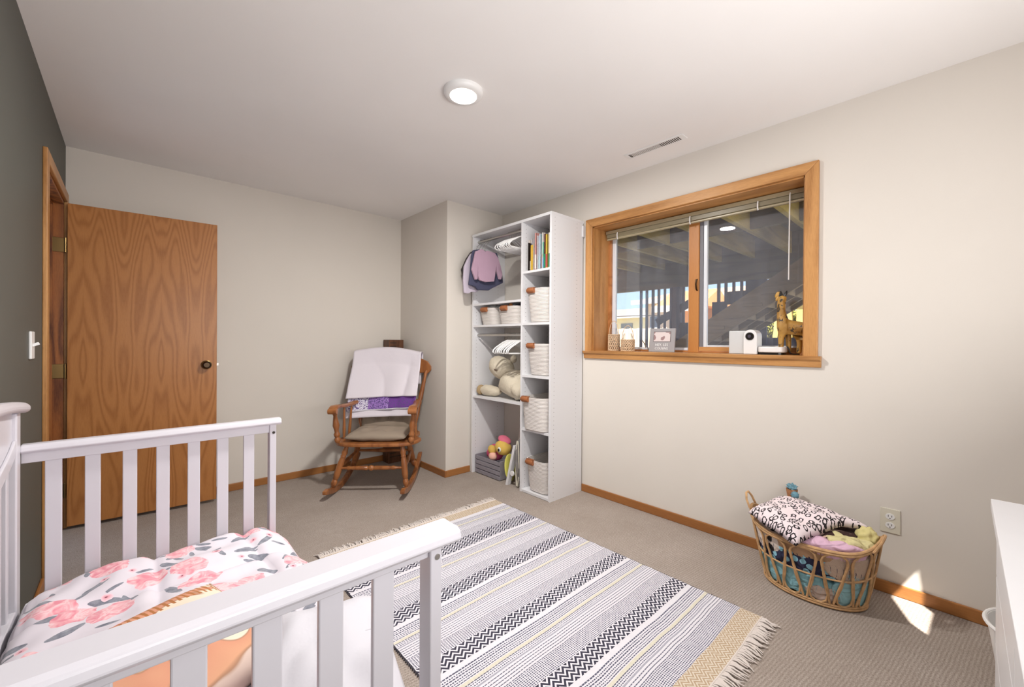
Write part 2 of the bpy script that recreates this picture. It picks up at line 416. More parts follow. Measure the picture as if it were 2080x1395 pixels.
# wall behind the camera, its window behind an added panel shaping the sun patch
hexa = [(1.80, 1.25), (1.80, 1.36), (1.915, 1.497), (2.033, 1.49), (2.045, 1.375), (2.03, 1.232)]  # gap outline, traced back along the sun direction from the sun patch
m = MB(); bx0, bx1, bz0, bz1 = 1.0, 2.4, 1.15, 2.1
m.box(XL-.12, bx0, YB-.12, YB, 0, H); m.box(bx1, XR, YB-.12, YB, 0, H); m.box(bx0, bx1, YB-.12, YB, 0, bz0); m.box(bx0, bx1, YB-.12, YB, bz1, H)
m.build('wall_back', M['wall'], smooth=False, kind='structure', label='pale wall behind the viewer')
m = MB(); rect = [(bx0-.05, bz0-.05), (bx0-.05, bz1+.05), (1.95, bz1+.05), (bx1+.05, bz1+.05), (bx1+.05, 1.4), (bx1+.05, bz0-.05)]
for y in (YB+.012, YB+.020):
    k = [(x, y, z) for x, z in rect]+[(x, y, z) for x, z in hexa]
    m.add(k, [(i, (i+1) % 6, 6+(i+1) % 6, 6+i) for i in range(6)])
m.build('sun_gap_mask', M['whitecloth'], smooth=False, label='added unseen white panel whose gap shapes the sun patch', cat='light mask')
# baseboards
bh, bt = .058, .013
def baseb(name, box, mt, lab):
    B(*box).build(name, mt, smooth=False, bevel=.004, kind='structure', label=lab)
baseb('baseboard_far', (XL, XB-bt, YF-bt, YF, 0, bh), M['baseX'], 'orange oak baseboard under the far wall')
baseb('baseboard_alcove_side', (XB-bt, XB, YBUMP-bt, YF, 0, bh), M['base'], 'oak baseboard on the side of the boxed corner')
baseb('baseboard_alcove_front', (XB, 2.31, YBUMP-bt, YBUMP, 0, bh), M['baseX'], 'short oak baseboard between corner and shelving')
baseb('baseboard_right', (XR-bt, XR, YB, 2.085, 0, bh), M['base'], 'oak baseboard under the window wall')
baseb('baseboard_left', (XL, XL+bt, YB, 2.97, 0, bh), M['base'], 'oak baseboard on the dark wall')

# ------------------------------------------------------------------ door
t = thing('trim_1', 'orange oak casing round the open doorway', None, (XL, 3.45, 0), kind='structure')
cw = .062
B(XL, XL+.018, DY0-cw, DY0, 0, DZ+cw).build('casing', M['trimZ'], t, smooth=False, bevel=.004)
B(XL, XL+.018, DY1, DY1+cw, 0, DZ+cw).build('casing', M['trimZ'], t, smooth=False, bevel=.004)
B(XL, XL+.018, DY0, DY1, DZ, DZ+cw).build('casing', M['trimY'], t, smooth=False, bevel=.004)
m = B(XL-.12, XL+.002, DY0, DY0+.02, 0, DZ); m.box(XL-.12, XL+.002, DY1-.02, DY1, 0, DZ); m.box(XL-.12, XL+.002, DY0, DY1, DZ-.02, DZ)
m.build('jamb', M['jamb'], t, smooth=False)
m = B(XL-.08, XL-.045, DY1-.032, DY1-.02, 0, DZ-.02); m.box(XL-.08, XL-.045, DY0, DY1, DZ-.032, DZ-.02); m.build('door_stop', M['jamb'], t, smooth=False)
d = thing('door_1', 'flat oak slab door standing open against the far wall', None, (-.297, 3.795, 0), rz=math.atan2(-.05, .76), kind='structure')
DW = .765
pan = B(0, DW, 0, .035, .022, 2.052).build('door_panel', M['oak'], d, smooth=False, bevel=.002, local=True)
kb = MB(); kx = DW-.062
kb.lathe((kx, 0, 1.02), (kx, -.012, 1.02), [(0, .033), (.6, .033), (1, .024)], 24); kb.build('door_rose', M['brass'], d, local=True)
kb = MB(); kb.lathe((kx, -.01, 1.02), (kx, -.062, 1.02), [(0, .012), (.3, .012), (.42, .024), (.62, .029), (.85, .026), (1, .017)], 24); kb.build('door_knob', M['bronze'], d, local=True)
B(DW, DW+.011, .010, .025, 1.012, 1.03).build('latch', M['steel'], d, smooth=False, local=True)
for z in (1.79, 1.0, .25):
    h = MB(); h.box(-.392, -.312, 3.8135, 3.8195, z-.045, z+.045); h.lathe((-.306, 3.806, z-.047), (-.306, 3.806, z+.047), [(0, .006), (1, .006)], 10)
    h.build('hinge', M['brass'], d, smooth=False, bevel=.002)

# light switch
s = thing('light_switch', 'white toggle switch plate on the dark wall', 'light switch', (XL, 2.68, 1.17))
B(XL, XL+.009, 2.64, 2.715, 1.115, 1.232).build('switch_plate', M['plastic'], s, smooth=False, bevel=.003)
MB().bar((XL+.006, 2.677, 1.172), (XL+.026, 2.677, 1.182), .011, .012).build('toggle', M['plastic'], s, smooth=False, bevel=.002)
# outlet
s = thing('wall_outlet', 'ivory duplex outlet on the window wall right of the wicker basket', 'outlet', (XR, .232, .35))
B(XR-.006, XR, .196, .268, .293, .409).build('cover_plate', M['ivory'], s, smooth=False, bevel=.002)
for z in (.372, .330):
    e = MB(); e.prism([(.017*math.cos(a), .0145*math.sin(a)) for a in [2*PI*i/20 for i in range(20)]], lambda a, b: (XR-.006, .232+a, z+b), lambda a, b: (XR-.009, .232+a, z+b))
    so_ = e.build('socket', M['plastic'], s, smooth=False)
    e = MB(); e.box(XR-.0095, XR-.008, .2245, .2265, z-.002, z+.007); e.box(XR-.0095, XR-.008, .2375, .2395, z-.002, z+.007)
    e.disc((XR-.0095, .232, z-.008), .0024, .001, 8, (1, 0, 0)); e.build('slot', M['dark'], so_, smooth=False)

# ------------------------------------------------------------------ ceiling lamp and vent
lx, ly = 1.216, 1.695
l = thing('ceiling_light', 'round white flush ceiling light, switched on', 'ceiling light', (lx, ly, H))
mm = MB(); mm.lathe((lx, ly, H), (lx, ly, H-.026), [(0, .098), (.45, .098), (.85, .090), (1, .078)], 48); mm.build('housing', M['plastic'], l)
mm = MB(); mm.lathe((lx, ly, H-.024), (lx, ly, H-.030), [(0, .066), (.6, .066), (1, .060)], 40); mm.build('lens', M['lamp'], l)
ld = bpy.data.lights.new('lamp_glow', 'AREA'); ld.shape = 'DISK'; ld.size = .14; ld.energy = 36; ld.color = (1, .975, .935)
lo = bpy.data.objects.new('lamp_glow', ld); COL.objects.link(lo); lo.location = (lx, ly, H-.034)
v = thing('ceiling_vent', 'white slotted air register in the ceiling by the window wall', 'vent', (2.449, 1.34, H))
B(2.410, 2.488, 1.14, 1.537, H-.005, H).build('vent_frame', M['plastic'], v, smooth=False, bevel=.002)
m = MB(); y = 1.172
k = 0
while y < 1.508:
    w = .0062 if y < 1.30 else .0022
    if y > 1.497: w = .006
    m.box(2.426, 2.473, y, y+w, H-.0056, H-.0045); y += .0118 if y < 1.30 else .0082
m.build('louver_slots', M['dark'], v, smooth=False)

# ------------------------------------------------------------------ window in the right wall
w = thing('window_1', 'oak-trimmed sliding window looking out under a deck', None, (XR, 1.29, 1.13), kind='structure')
ct = .022; WC = WY0; 
def mitre(name, pts, mt):
    m = MB(); m.prism(pts, lambda y, z: (XR-ct, y, z), lambda y, z: (XR, y, z)); m.build(name, mt, w, smooth=False, bevel=.003)
y0, y1, z1, cz = WY0, WY1, WZ1, .063
mitre('casing', [(y0, z1), (y0-cz, z1+cz), (y1+cz, z1+cz), (y1, z1)], M['trimY'])
mitre('casing', [(y1, 1.13), (y1, z1), (y1+cz, z1+cz), (y1+cz, 1.13)], M['trimZ'])
mitre('casing', [(y0-cz, 1.13), (y0-cz, z1+cz), (y0, z1), (y0, 1.13)], M['trimZ'])
m = MB(); m.prism([(XR-.040, 1.136), (XR+.22, 1.136), (XR+.22, 1.112), (XR-.002, 1.112), (XR-.002, 1.074), (XR-.018, 1.076), (XR-.022, 1.108), (XR-.034, 1.116)],
                  lambda x, z: (x, y0-cz-.015, z), lambda x, z: (x, y1+cz+.012, z)); m.build('window_sill', M['trimY'], w, smooth=False, bevel=.003)
m = B(XR-.002, XR+.23, y0-.01, y0+.008, 1.13, z1); m.build('jamb_liner', M['trimZ'], w, smooth=False)
m = B(XR-.002, XR+.23, y1-.008, y1+.01, 1.13, z1); m.build('jamb_liner', M['trimZ'], w, smooth=False)
m = B(XR-.002, XR+.23, y0-.01, y1+.01, z1-.008, z1+.01); m.build('head_liner', M['trimY'], w, smooth=False)
G = 2.93
m = MB(); m.box(2.895, 2.94, 1.955, 1.985, 1.136, 2.107); m.box(2.895, 2.94, .592, .612, 1.136, 2.107); m.box(2.895, 2.94, .6, 1.98, 1.136, 1.150); m.box(2.895, 2.94, .6, 1.98, 2.06, 2.107)
m.build('window_frame', M['trimX'], w, smooth=False, bevel=.002)
B(2.892, 2.945, 1.241, 1.313, 1.136, 2.107).build('mullion', M['mullion'], w, smooth=False, bevel=.004)
M['alu'] = plain('white_sash_vinyl', 'e3e6ec', .25)
M['greyseal'] = plain('grey_weatherstrip', '77767c', .5)
m = MB(); m.box(2.912, 2.938, 1.925, 1.955, 1.150, 2.07); m.box(2.912, 2.938, 1.313, 1.323, 1.15, 2.07); m.box(2.912, 2.938, 1.313, 1.955, 1.150, 1.168); m.build('sash', M['alu'], w, smooth=False, bevel=.002)
m = MB(); m.box(2.912, 2.938, 1.194, 1.217, 1.165, 2.07); m.box(2.912, 2.938, .612, .632, 1.165, 2.07); m.box(2.915, 2.938, .612, 1.217, 1.176, 1.188); m.build('sash', M['alu'], w, smooth=False, bevel=.002)
m = MB(); m.box(2.905, 2.936, 1.217, 1.241, 1.150, 2.07); m.box(2.90, 2.936, .612, 1.241, 1.150, 1.160); m.build('weatherstrip', M['greyseal'], w, smooth=False)
B(2.898, 2.935, .612, 1.241, 1.148, 1.177).build('sash_rail', M['trimY'], w, smooth=False, bevel=.002)
for a, b in ((1.318, 1.93), (.625, 1.20)):
    B(G, G+.004, a, b, 1.155, 2.07).build('glass_pane', M['glass'], w, smooth=False)
m = MB(); m.tube([(2.897, 1.252, 1.645), (2.878, 1.252, 1.64), (2.872, 1.252, 1.61), (2.878, 1.252, 1.575), (2.897, 1.252, 1.565)], .005, 8); m.build('sash_handle', M['bronze'], w)
# blind, drawn up
M['blind'] = plain('champagne_slats', 'a99d80', .3, spec=.6)
b = thing('window_blind', 'raised champagne mini blind at the window head', 'blind', (2.86, 1.3, 2.07))
B(2.84, 2.868, .596, 1.972, 2.076, 2.102).build('headrail', M['blind'], b, smooth=False, bevel=.003)
m = MB()
for k in range(10): m.box(2.842, 2.867, .604, 1.965, 2.046+k*.0027, 2.0473+k*.0027)
m.build('slat_stack', M['blind'], b, smooth=False)
B(2.843, 2.866, .604, 1.965, 2.028, 2.041).build('bottom_rail', M['blind'], b, smooth=False, bevel=.004)
for yy in (.86, 1.28, 1.86):
    m = MB(); m.tube([(2.835, yy, 2.075), (2.830, yy, 2.06), (2.832, yy, 2.035), (2.84, yy, 2.022)], .004, 6); m.build('cord_clip', M['clear'] if 0 else M['plastic'], b)
m = MB(); m.tube([(2.835, .690, 2.085), (2.83, .690, 2.07), (2.83, .693, 1.575)], .0035, 8); m.build('tilt_wand', M['plastic'], b)

# ------------------------------------------------------------------ shelving tower
TX0, TX1, TZ = 2.31, 2.697, 2.18
TY = [2.085, 2.103, 2.395, 2.413, 3.045, 3.063]
tw = thing('shelving_unit', 'tall white open shelving unit with two bays against the window wall', 'shelving unit', (TX0, TY[0], 0))
for a, bb in ((0, 1), (2, 3), (4, 5)):
    B(TX0, TX1 if a != 0 else XR-.014, TY[a], TY[bb], 0, TZ).build('side_panel', M['pin'], tw, smooth=False)
B(TX0-.002, TX1, TY[0]-.001, TY[5]+.001, TZ-.019, TZ+.002).build('top_panel', M['white'], tw, smooth=False)
RS = [1.757, 1.345, .930, .503, .012]
for z in RS: B(TX0+.002, TX1, TY[1], TY[2], z-.009, z+.009).build('shelf', M['white'], tw, smooth=False)
LS = [1.538, 1.343, .700]
for z in LS: B(TX0+.002, TX1-.02, TY[3], TY[4], z-.009, z+.009).build('shelf', M['white'], tw, smooth=False)
for z in (2.118, 1.262):
    m = MB(); m.lathe((2.365, TY[3], z), (2.365, TY[4], z), [(0, .0125), (1, .0125)], 14)
    rd = m.build('hanging_rod', M['steel'], tw)
    for ya_, yb_ in ((TY[4]-.006, TY[4]), (TY[3], TY[3]+.006)):
        B(2.345, 2.385, ya_, yb_, z-.02, z+.02).build('rod_bracket', M['white'], rd, smooth=False, bevel=.002)
m = MB(); m.bar((2.37, TY[4]-.02, 1.235), (2.66, TY[4]-.02, 1.03), .025, .012); m.build('shelf_brace', M['white'], tw, smooth=False)
m = MB(); m.box(XR-.03, XR, TY[0]-.012, TY[0], 2.05, 2.14); m.build('wall_bracket', M['white'], tw, smooth=False, bevel=.003)

# ------------------------------------------------------------------ crib (converted to a day bed)
cr = thing('crib', 'white slatted crib bed with its front side open, head panel on the dark wall', 'crib', (.1, 1.38, 0))
hx0, hx1 = -.305, -.265
for a, b_ in ((.66, .715), (2.015, 2.072)): B(hx0, hx1, a, b_, 0, .965).build('head_post', M['cribw'], cr, smooth=False, bevel=.004)
def arc(t): return .05*(1-(2*t-1)**2)
m = MB(); n = 24; y0_, y1_ = .62, 2.105
prof = [(-.312, .0), (-.312, .022), (-.300, .034), (-.258, .034), (-.247, .022), (-.247, .008), (-.256, 0)]
vs = []; 
for i in range(n+1):
    t = i/n; y = y0_+(y1_-y0_)*t
    for x, z in prof: vs.append((x, y, .955+arc(t)+z))
k = len(prof); fs = [(i*k+j, (i+1)*k+j, (i+1)*k+(j+1) % k, i*k+(j+1) % k) for i in range(n) for j in range(k)]+[tuple(range(k)), tuple(n*k+j for j in range(k))[::-1]]
m.add(vs, fs); m.build('head_cap', M['cribw'], cr, bevel=.004, angle=30)
m = MB(); ya, yb = .715, 2.015; top = []; bot = []
for i in range(n+1):
    t = i/n; y = ya+(yb-ya)*t; top.append((y, .960+arc(.06+.88*t))); bot.append((y, .835-.10*math.sin(PI*t)**.8))
m.prism(top+bot[::-1], lambda y, z: (-.298, y, z), lambda y, z: (-.275, y, z)); m.build('head_panel', M['cribw'], cr, smooth=False, bevel=.003)
m = MB(); b2 = [(y, z+.045) for y, z in bot]
m.prism(b2+bot[::-1], lambda y, z: (-.275, y, z), lambda y, z: (-.266, y, z)); m.build('arched_rail', M['cribw'], cr, smooth=False, bevel=.003)
B(-.300, -.266, ya, yb, .28, .34).build('lower_rail', M['cribw'], cr, smooth=False, bevel=.003)
for i in range(13):
    y = 1.99-.0-i*.097-.03
    B(-.294, -.276, y-.016, y+.016, .33, .86).build('head_slat', M['cribw'], cr, smooth=False, bevel=.002)
def side(yc, zt, xe, cw0, cw1, sl, capx):
    pf = [(cw0, zt-.020), (cw0+.004, zt-.006), (cw0+.014, zt), (cw1-.014, zt), (cw1-.004, zt-.006), (cw1, zt-.020), (cw1-.008, zt-.028), (cw0+.008, zt-.028)]
    m = MB(); m.prism(pf, lambda y, z: (-.266, y, z), lambda y, z: (capx, y, z)); m.build('top_rail', M['cribw'], cr, smooth=False, bevel=.003)
    B(-.266, xe-.026, yc-.012, yc+.012, zt-.062, zt-.026).build('upper_rail', M['cribw'], cr, smooth=False, bevel=.002)
    B(-.266, xe-.026, yc-.012, yc+.012, .24, .30).build('lower_rail', M['cribw'], cr, smooth=False, bevel=.002)
    m = MB(); m.box(xe-.026, xe, yc-.020, yc+.022, 0, zt-.027); m.build('end_post', M['cribw'], cr, smooth=False, bevel=.003)
    m = MB(); m.lathe((xe-.011, yc-.0215, zt-.062), (xe-.011, yc-.016, zt-.062), [(0, .0058), (.3, .0058), (1, .0045)], 16); m.build('bolt_socket', M['dark'] if yc > 1 else M['steel'], cr)
    for x in sl: B(x-.020, x+.020, yc-.006, yc+.006, .29, zt-.058).build('side_slat', M['cribw'], cr, smooth=False, bevel=.0025)
side(2.093, .853, .478, 2.062, 2.118, [-.194, -.100, -.003, .091, .186, .282, .376], .497)
side(.712, .842, .452, .650, .726, [-.226, -.131, -.036, .059, .153, .246, .338], .470)
B(-.262, .46, .735, 2.068, .22, .26).build('mattress_board', M['cribw'], cr, smooth=False)
MB().box(-.258, .455, .738, 2.066, .262, .355).build('mattress', M['mattress'], None, smooth=False, bevel=.03, label='thin white mattress under the rose print comforter', cat='mattress')

def duvet(u, v):
    y = .748+v*1.31
    L = [(0, -.248, .352), (.05, -.235, .385), (.30, .02, .398), (.60, .30, .398), (.72, .43, .388), (.80, .49, .350), (.88, .535, .270), (.95, .56, .190), (1, .565, .150)]
    for i in range(len(L)-1):
        if L[i][0] <= u <= L[i+1][0]+1e-9:
            t = (u-L[i][0])/(L[i+1][0]-L[i][0]); t = t*t*(3-2*t) if i in (0,) else t
            x = L[i][1]+(L[i+1][1]-L[i][1])*t; z = L[i][2]+(L[i+1][2]-L[i][2])*t; break
    edge = max(0, (u-.62)/.38)
    x += .035*noise.noise(Vector((u*2, y*5.5, 3)))*(.2+edge)-.03*max(0, y-1.6)*edge*2
    puff = .026*noise.noise(Vector((x*5, y*4.2, 1)))+.012*noise.noise(Vector((x*14, y*11, 5)))
    q = (y*3.1+.25*noise.noise(Vector((x*3, y*2, 9)))) % 1.0; r_ = (x*3.3+.3+.25*noise.noise(Vector((x*2, y*3, 2)))) % 1.0
    puff -= .020*math.exp(-((q-.5)/.06)**2)+.016*math.exp(-((r_-.5)/.06)**2)
    z += puff*(1 if u < .9 else .5)
    if v < .02 or v > .98: z -= .02
    return (x, y, max(z, .13))
cf = MB().grid(duvet, 90, 130).build('comforter', M['floral'], None, solid=.014, sub=0, label='white comforter with pink rose and grey leaf print on the crib', cat='comforter', angle=180)

def animalprint():
    n = N('peach_cream_print'); c = n.coord((1, 1, .2)); nz = n.noise(c, 4.2, 1.5, .4, 1.2); fine = n.noise(c, 30, 3)
    col = n.ramp(nz, [(.0, 'e9d9c4'), (.46, 'ecdcc8'), (.475, 'b08468'), (.49, 'd6977a'), (.60, 'dca482'), (.62, 'b08468'), (.635, 'dcc4b8')])
    sx, sy, sz = n.sep(n.coord())[:3]
    st = n.math('MULTIPLY', n.math('GREATER_THAN', n.math('SINE', n.math('ADD', n.math('MULTIPLY', sx, 420), n.math('MULTIPLY', fine, 6))), .2), n.math('GREATER_THAN', sy, .145))
    return n.done(n.mix(st, col, 'b0713f'), .85)
mt = animalprint()
pc = thing('printed_cushion', 'cream cushion with peach and orange print lying on the comforter', 'cushion', (.045, 1.275, .43), rz=.35)
MB().pillow((0, 0, 0), .46, .46, .11, rot=(.05, -.03, 0), nz=.012, seed=3).build('cushion_cover', mt, pc, local=True, angle=180)
pc = thing('white_pillow', 'white quilted pillow lying near the crib slats', 'pillow', (.335, .965, .452), rz=math.radians(-15))
MB().pillow((0, 0, 0), .29, .44, .12, rot=(.06, .03, 0), nz=.018, seed=8, pinch=.06).build('pillow_cover', M['whitecloth'], pc, local=True, angle=180)
m = MB(); m.tube([(-.115+.23*i/14, -.02+.06*i/14+.004*math.sin(i), .0555-.02*abs(i/7-1)**3) for i in range(15)], .0018, 5); m.build('seam', M['whitecloth'], pc, local=True)

# ------------------------------------------------------------------ rug
rg = thing('woven_rug', 'white and navy striped flat-weave rug with chevron bands and tasselled ends', 'rug', (1.395, 1.44, 0))
rows = []   # (y_hi, y_lo, kind) from far end to near end ; kinds index mats
def add(y, w, k): rows.append((y, y-w, k)); return y-w
RM = [M['rug_white'], M['rug_navy'], M['rug_dots'], M['rug_grey'], M['rug_yellow'], M['rug_chev'], M['rug_tan']]
y = 2.385
y = add(y, .093, 6); y = add(y, .030, 0)
def stripes(y, end, head=True):
    if head: y = add(y, .006, 1)
    y = add(y, .006, 0); y = add(y, .005, 2); y = add(y, .005, 0); y = add(y, .005, 1); y = add(y, .006, 0); y = add(y, .005, 2); y = add(y, .005, 0); y = add(y, .004, 2); y = add(y, .005, 0); y = add(y, .004, 1)
    y = add(y, .004, 0); y = add(y, .014, 4); y = add(y, .004, 1); y = add(y, .004, 0); y = add(y, .004, 2); y = add(y, .005, 0); y = add(y, .004, 2); y = add(y, .004, 0); y = add(y, .007, 3)
    while y > end+.075: y = add(y, .009, 0); y = add(y, .0035, 1)
    while y > end+.006: y = add(y, .0032, 0); y = add(y, .0042, 2)
    return add(y, max(.001, y-end), 0)
y = stripes(y, 2.058, False)
for cs, w0 in ((2.058, 1.95), (1.69, 1.604), (1.335, 1.254), (.992, .914)):
    y = add(y, cs-w0, 5); y = add(y, .024, 0)
    nxt = {2.058: 1.69, 1.69: 1.335, 1.335: .992, .992: .672}[cs]
    y = stripes(y, nxt)
y = add(y, .087, 6)
m = MB(); nx = 40; rx0, rx1 = .762, 2.030; ox, oy = 1.395, 1.44
def wob(x, yy): return .0065*noise.noise(Vector((x*3.2, yy*3, 0)))+.0022*noise.noise(Vector((x*11, yy*7, 3)))
def ex(j, yy): return (rx0 if j == 0 else rx1 if j == nx else 0)
def rp(j, yy):
    x = rx0+(rx1-rx0)*j/nx; e = .006*noise.noise(Vector((j//(nx//2)*9, yy*22, 0))) if j in (0, nx) else 0
    return (x+e, yy+wob(x, yy), .0085)
for (a, b_, kd) in rows:
    if a-b_ < 1e-5: continue
    m.cur = kd
    vs = [rp(j, a) for j in range(nx+1)]+[rp(j, b_) for j in range(nx+1)]
    m.add(vs, [(j, j+1, nx+2+j, nx+1+j) for j in range(nx)])
m.cur = 0; m.add([(rx0, y+.002, .001), (rx1, y+.002, .001), (rx1, 2.384, .001), (rx0, 2.384, .001)], [(0, 1, 2, 3)])
m.build('rug_field', RM, rg, smooth=False)
m = MB()
for sx_ in (rx0, rx1):
    yy = 2.29
    while yy > .68:
        m.tube([(sx_-.002 if sx_ < 1 else sx_+.002, yy, .006), (sx_+(-.006 if sx_ < 1 else .006), yy-.004, .004)], .0028, 5); yy -= .0125
m.build('edge_stitch', plain('rug_edge_navy', '34323e', .9), rg).__setitem__('kind', 'stuff')
for end, dr in ((2.383, 1), (y, -1)):
    m = MB(); m.tube([(rx0+(rx1-rx0)*i/30, end+wob(rx0+(rx1-rx0)*i/30, end), .008) for i in range(31)], .005, 6)
    x = rx0+.004; i = 0
    while x < rx1:
        y0_ = end+wob(x, end); dx = random.uniform(-.012, .016); Lf = random.uniform(.05, .075); r0 = random.uniform(.0035, .0055)
        dx2 = dx+random.uniform(-.018, .018)
        m.tube([(x, y0_, .008), (x+dx*.35, y0_+dr*Lf*.3, .013), (x+dx*.8, y0_+dr*Lf*.65, .009), (x+dx2, y0_+dr*Lf, .006)], [r0*.7, r0, r0*.85, r0*.35], 5)
        x += random.uniform(.006, .010)
    m.build('tassel_fringe', M['rug_fringe'], rg).__setitem__('kind', 'stuff')

# ------------------------------------------------------------------ rocking chair
CRZ = math.atan2(-.69, .723)+math.radians(4)
ch = thing('rocking_chair', 'orange-brown turned maple rocking chair in the far corner', 'rocking chair', (1.550, 3.345, 0), rz=CRZ)
def part(name, mb, **k): return mb.build(name, M['chair'], ch, local=True, **k)
def rz_(y): return .0+(y+.12)**2/(2*.86)
for sx_ in (-1, 1):
    m = MB(); pts = []
    ys = [-.43+.80*i/16 for i in range(17)]
    lower = [(y, rz_(y)) for y in ys]; upper = [(y, rz_(y)+.046-(.020 if i in (0, 16) else 0)) for i, y in enumerate(ys)]
    m.prism(lower+upper[::-1], lambda y, z: (sx_*.285-.017, y, z), lambda y, z: (sx_*.285+.017, y, z)); part('rocker', m, smooth=False, bevel=.006)
TURN = [(0, .014), (.06, .014), (.12, .019), (.17, .013), (.2, .019), (.3, .022), (.42, .020), (.62, .023), (.8, .021), (.84, .014), (.87, .021), (.93, .023), (.97, .015), (1, .013)]
LEG = [(0, .013), (.06, .016), (.18, .024), (.24, .018), (.27, .022), (.30, .018), (.33, .021), (.45, .024), (.70, .025), (.80, .021), (.82, .017), (.85, .022), (.92, .024), (.97, .016), (1, .013)]
off = .028
for sx_ in (-1, 1):
    m = MB(); m.lathe((sx_*.215+off, -.235, .378), (sx_*.283, -.275, .062), LEG); part('leg', m)
    m = MB(); m.lathe((sx_*.20+off*.3, .12, .378), (sx_*.27-.01, .19, .088), LEG); part('leg', m)
    m = MB(); m.lathe((sx_*.262, -.262, .185), (sx_*.235, .165, .235), [(0, .010), (.2, .012), (.45, .018), (.5, .021), (.55, .018), (.8, .012), (1, .010)]); part('side_stretcher', m)
m = MB(); m.lathe((-.245, -.262, .205), (.262, -.262, .205), [(0, .009), (.12, .010), (.16, .018), (.20, .012), (.23, .016), (.44, .018), (.455, .012), (.47, .018), (.5, .023), (.53, .018), (.545, .012), (.56, .018), (.77, .016), (.80, .012), (.84, .018), (.88, .010), (1, .009)]); part('front_stretcher', m)
m = MB(); m.lathe((-.23, .16, .235), (.225, .16, .235), [(0, .010), (.3, .013), (.5, .018), (.7, .013), (1, .010)]); part('rear_stretcher', m)
m = MB(); ol = []
for i in range(40):
    a = 2*PI*i/40; c_, s_ = math.cos(a), math.sin(a)
    ex_, ey_ = (.345, .27)
    ol.append((off+ex_*math.copysign(abs(c_)**.5, c_)*(1 if s_ < 0 else .86), -.03+ey_*math.copysign(abs(s_)**(.35 if s_ > 0 else .75), s_)))
m.prism(ol, lambda x, y: (x, y, .374), lambda x, y: (x, y, .402)); part('seat', m, smooth=False, bevel=.008)
for sx_ in (-1, 1):
    ax = sx_*.305+off
    m = MB(); m.lathe((sx_*.285+off, -.245, .40), (ax, -.255, .648), [(0, .014), (.05, .021), (.12, .024), (.18, .016), (.22, .022), (.28, .024), (.34, .016), (.42, .018), (.55, .026), (.68, .021), (.86, .014), (.93, .020), (1, .015)]); part('arm_post', m)
    m = MB()
    pr = [(-.315, .648, .030), (-.30, .668, .033), (-.27, .682, .034), (-.20, .680, .030), (-.10, .668, .026), (.02, .664, .026), (.14, .670, .024), (.20, .672, .020)]
    vs = []; 
    for y, z, w_ in pr:
        for dx, dz in ((-w_-sx_*.0, -.010), (-w_, .008), (-w_*.6, .014), (w_*.6, .014), (w_, .008), (w_, -.010)): vs.append((ax+dx-sx_*.055*max(0, (y+.25)/.45)**1.3, y, z+dz))
    k = 6; fs = [(i*k+j, (i+1)*k+j, (i+1)*k+(j+1) % k, i*k+(j+1) % k) for i in range(len(pr)-1) for j in range(k)]+[tuple(range(k)), tuple((len(pr)-1)*k+j for j in range(k))[::-1]]
    m.add(vs, fs); m.lathe((ax-.034, -.30, .655), (ax+.034, -.30, .655), [(0, .022), (1, .022)], 16); part('arm', m, bevel=.003)
    for yy in (-.12, .0):
        m = MB(); m.lathe((sx_*.28+off, yy, .40), (ax-sx_*(.022 if yy < -.1 else .042), yy+.01, .658), [(0, .009), (.3, .013), (.6, .010), (1, .008)], 10); part('arm_spindle', m)
    m = MB(); m.lathe((sx_*.225+off, .175, .40), (sx_*.325+off-.01, .315, .93), [(0, .015), (.06, .019), (.1, .014), (.14, .019), (.3, .022), (.42, .017), (.46, .022), (.50, .016), (.54, .021), (.75, .018), (.90, .013), (.93, .017), (1, .013)]); part('back_post', m)
m = MB()
pf = []
for i in range(25):
    t = i/24; x = -.362+.724*t; e = abs(2*t-1); zt = 1.085-.085*e**2.2; zb = .905+.015*(1-e); 
    if i in (0, 24): zt -= .03; zb += .03
    pf.append((x+off, .308-.045*(1-e*e)*-1*0-.0, zb, zt))
vs = []
for x, y, zb, zt in pf:
    cv = .05*(1-((x-off)/.362)**2)
    vs += [(x, y+cv-.012, zb), (x, y+cv-.012, zt), (x, y+cv+.012, zt), (x, y+cv+.012, zb)]
m.add(vs, [(i*4+j, (i+1)*4+j, (i+1)*4+(j+1) % 4, i*4+(j+1) % 4) for i in range(24) for j in range(4)]+[(0, 1, 2, 3), (99, 98, 97, 96)])
part('crest_rail', m, bevel=.006)
for i in range(5):
    x = off+(-.16+.08*i); m = MB(); m.lathe((x*.9, .19, .40), (x*1.15, .35, .93), [(0, .009), (.3, .014), (.5, .010), (.8, .012), (1, .008)], 10); part('back_spindle', m)

# cushions on the chair
def chair_thing(name, label, cat, z): return thing(name, label, cat, (1.550, 3.345, z), rz=CRZ)
tf = [(-.38, -.38), (.38, -.38), (-.38, .38), (.38, .38)]
c1 = chair_thing('seat_cushion', 'taupe round-cornered cushion on the rocking chair seat', 'cushion', .43)
MB().pillow((off, -.055, .006), .48, .40, .085, tuft=tf, nz=.012, seed=1, pinch=.02).build('cushion_cover', M['cushion'], c1, local=True, angle=180)
c2 = chair_thing('back_cushion', 'taupe button-tufted cushion leaning upright behind the seat cushion', 'cushion', .62)
MB().pillow((off-.005, .178, -.085), .44, .30, .075, rot=(math.radians(76), 0, 0), n=30, tuft=[(-.42, -.1), (.1, -.1), (.55, -.1), (-.42, .55), (.3, .55)], nz=.012, seed=2, pinch=.02).build('cushion_cover', M['cushion'], c2, local=True, angle=180)
for tu in (-.42, .1, .55): MB().blob((off-.005+tu*.22, .152, -.098), (.008, .006, .008), nu=8, nv=6).build('tuft_button', M['cushion'], c2, local=True)

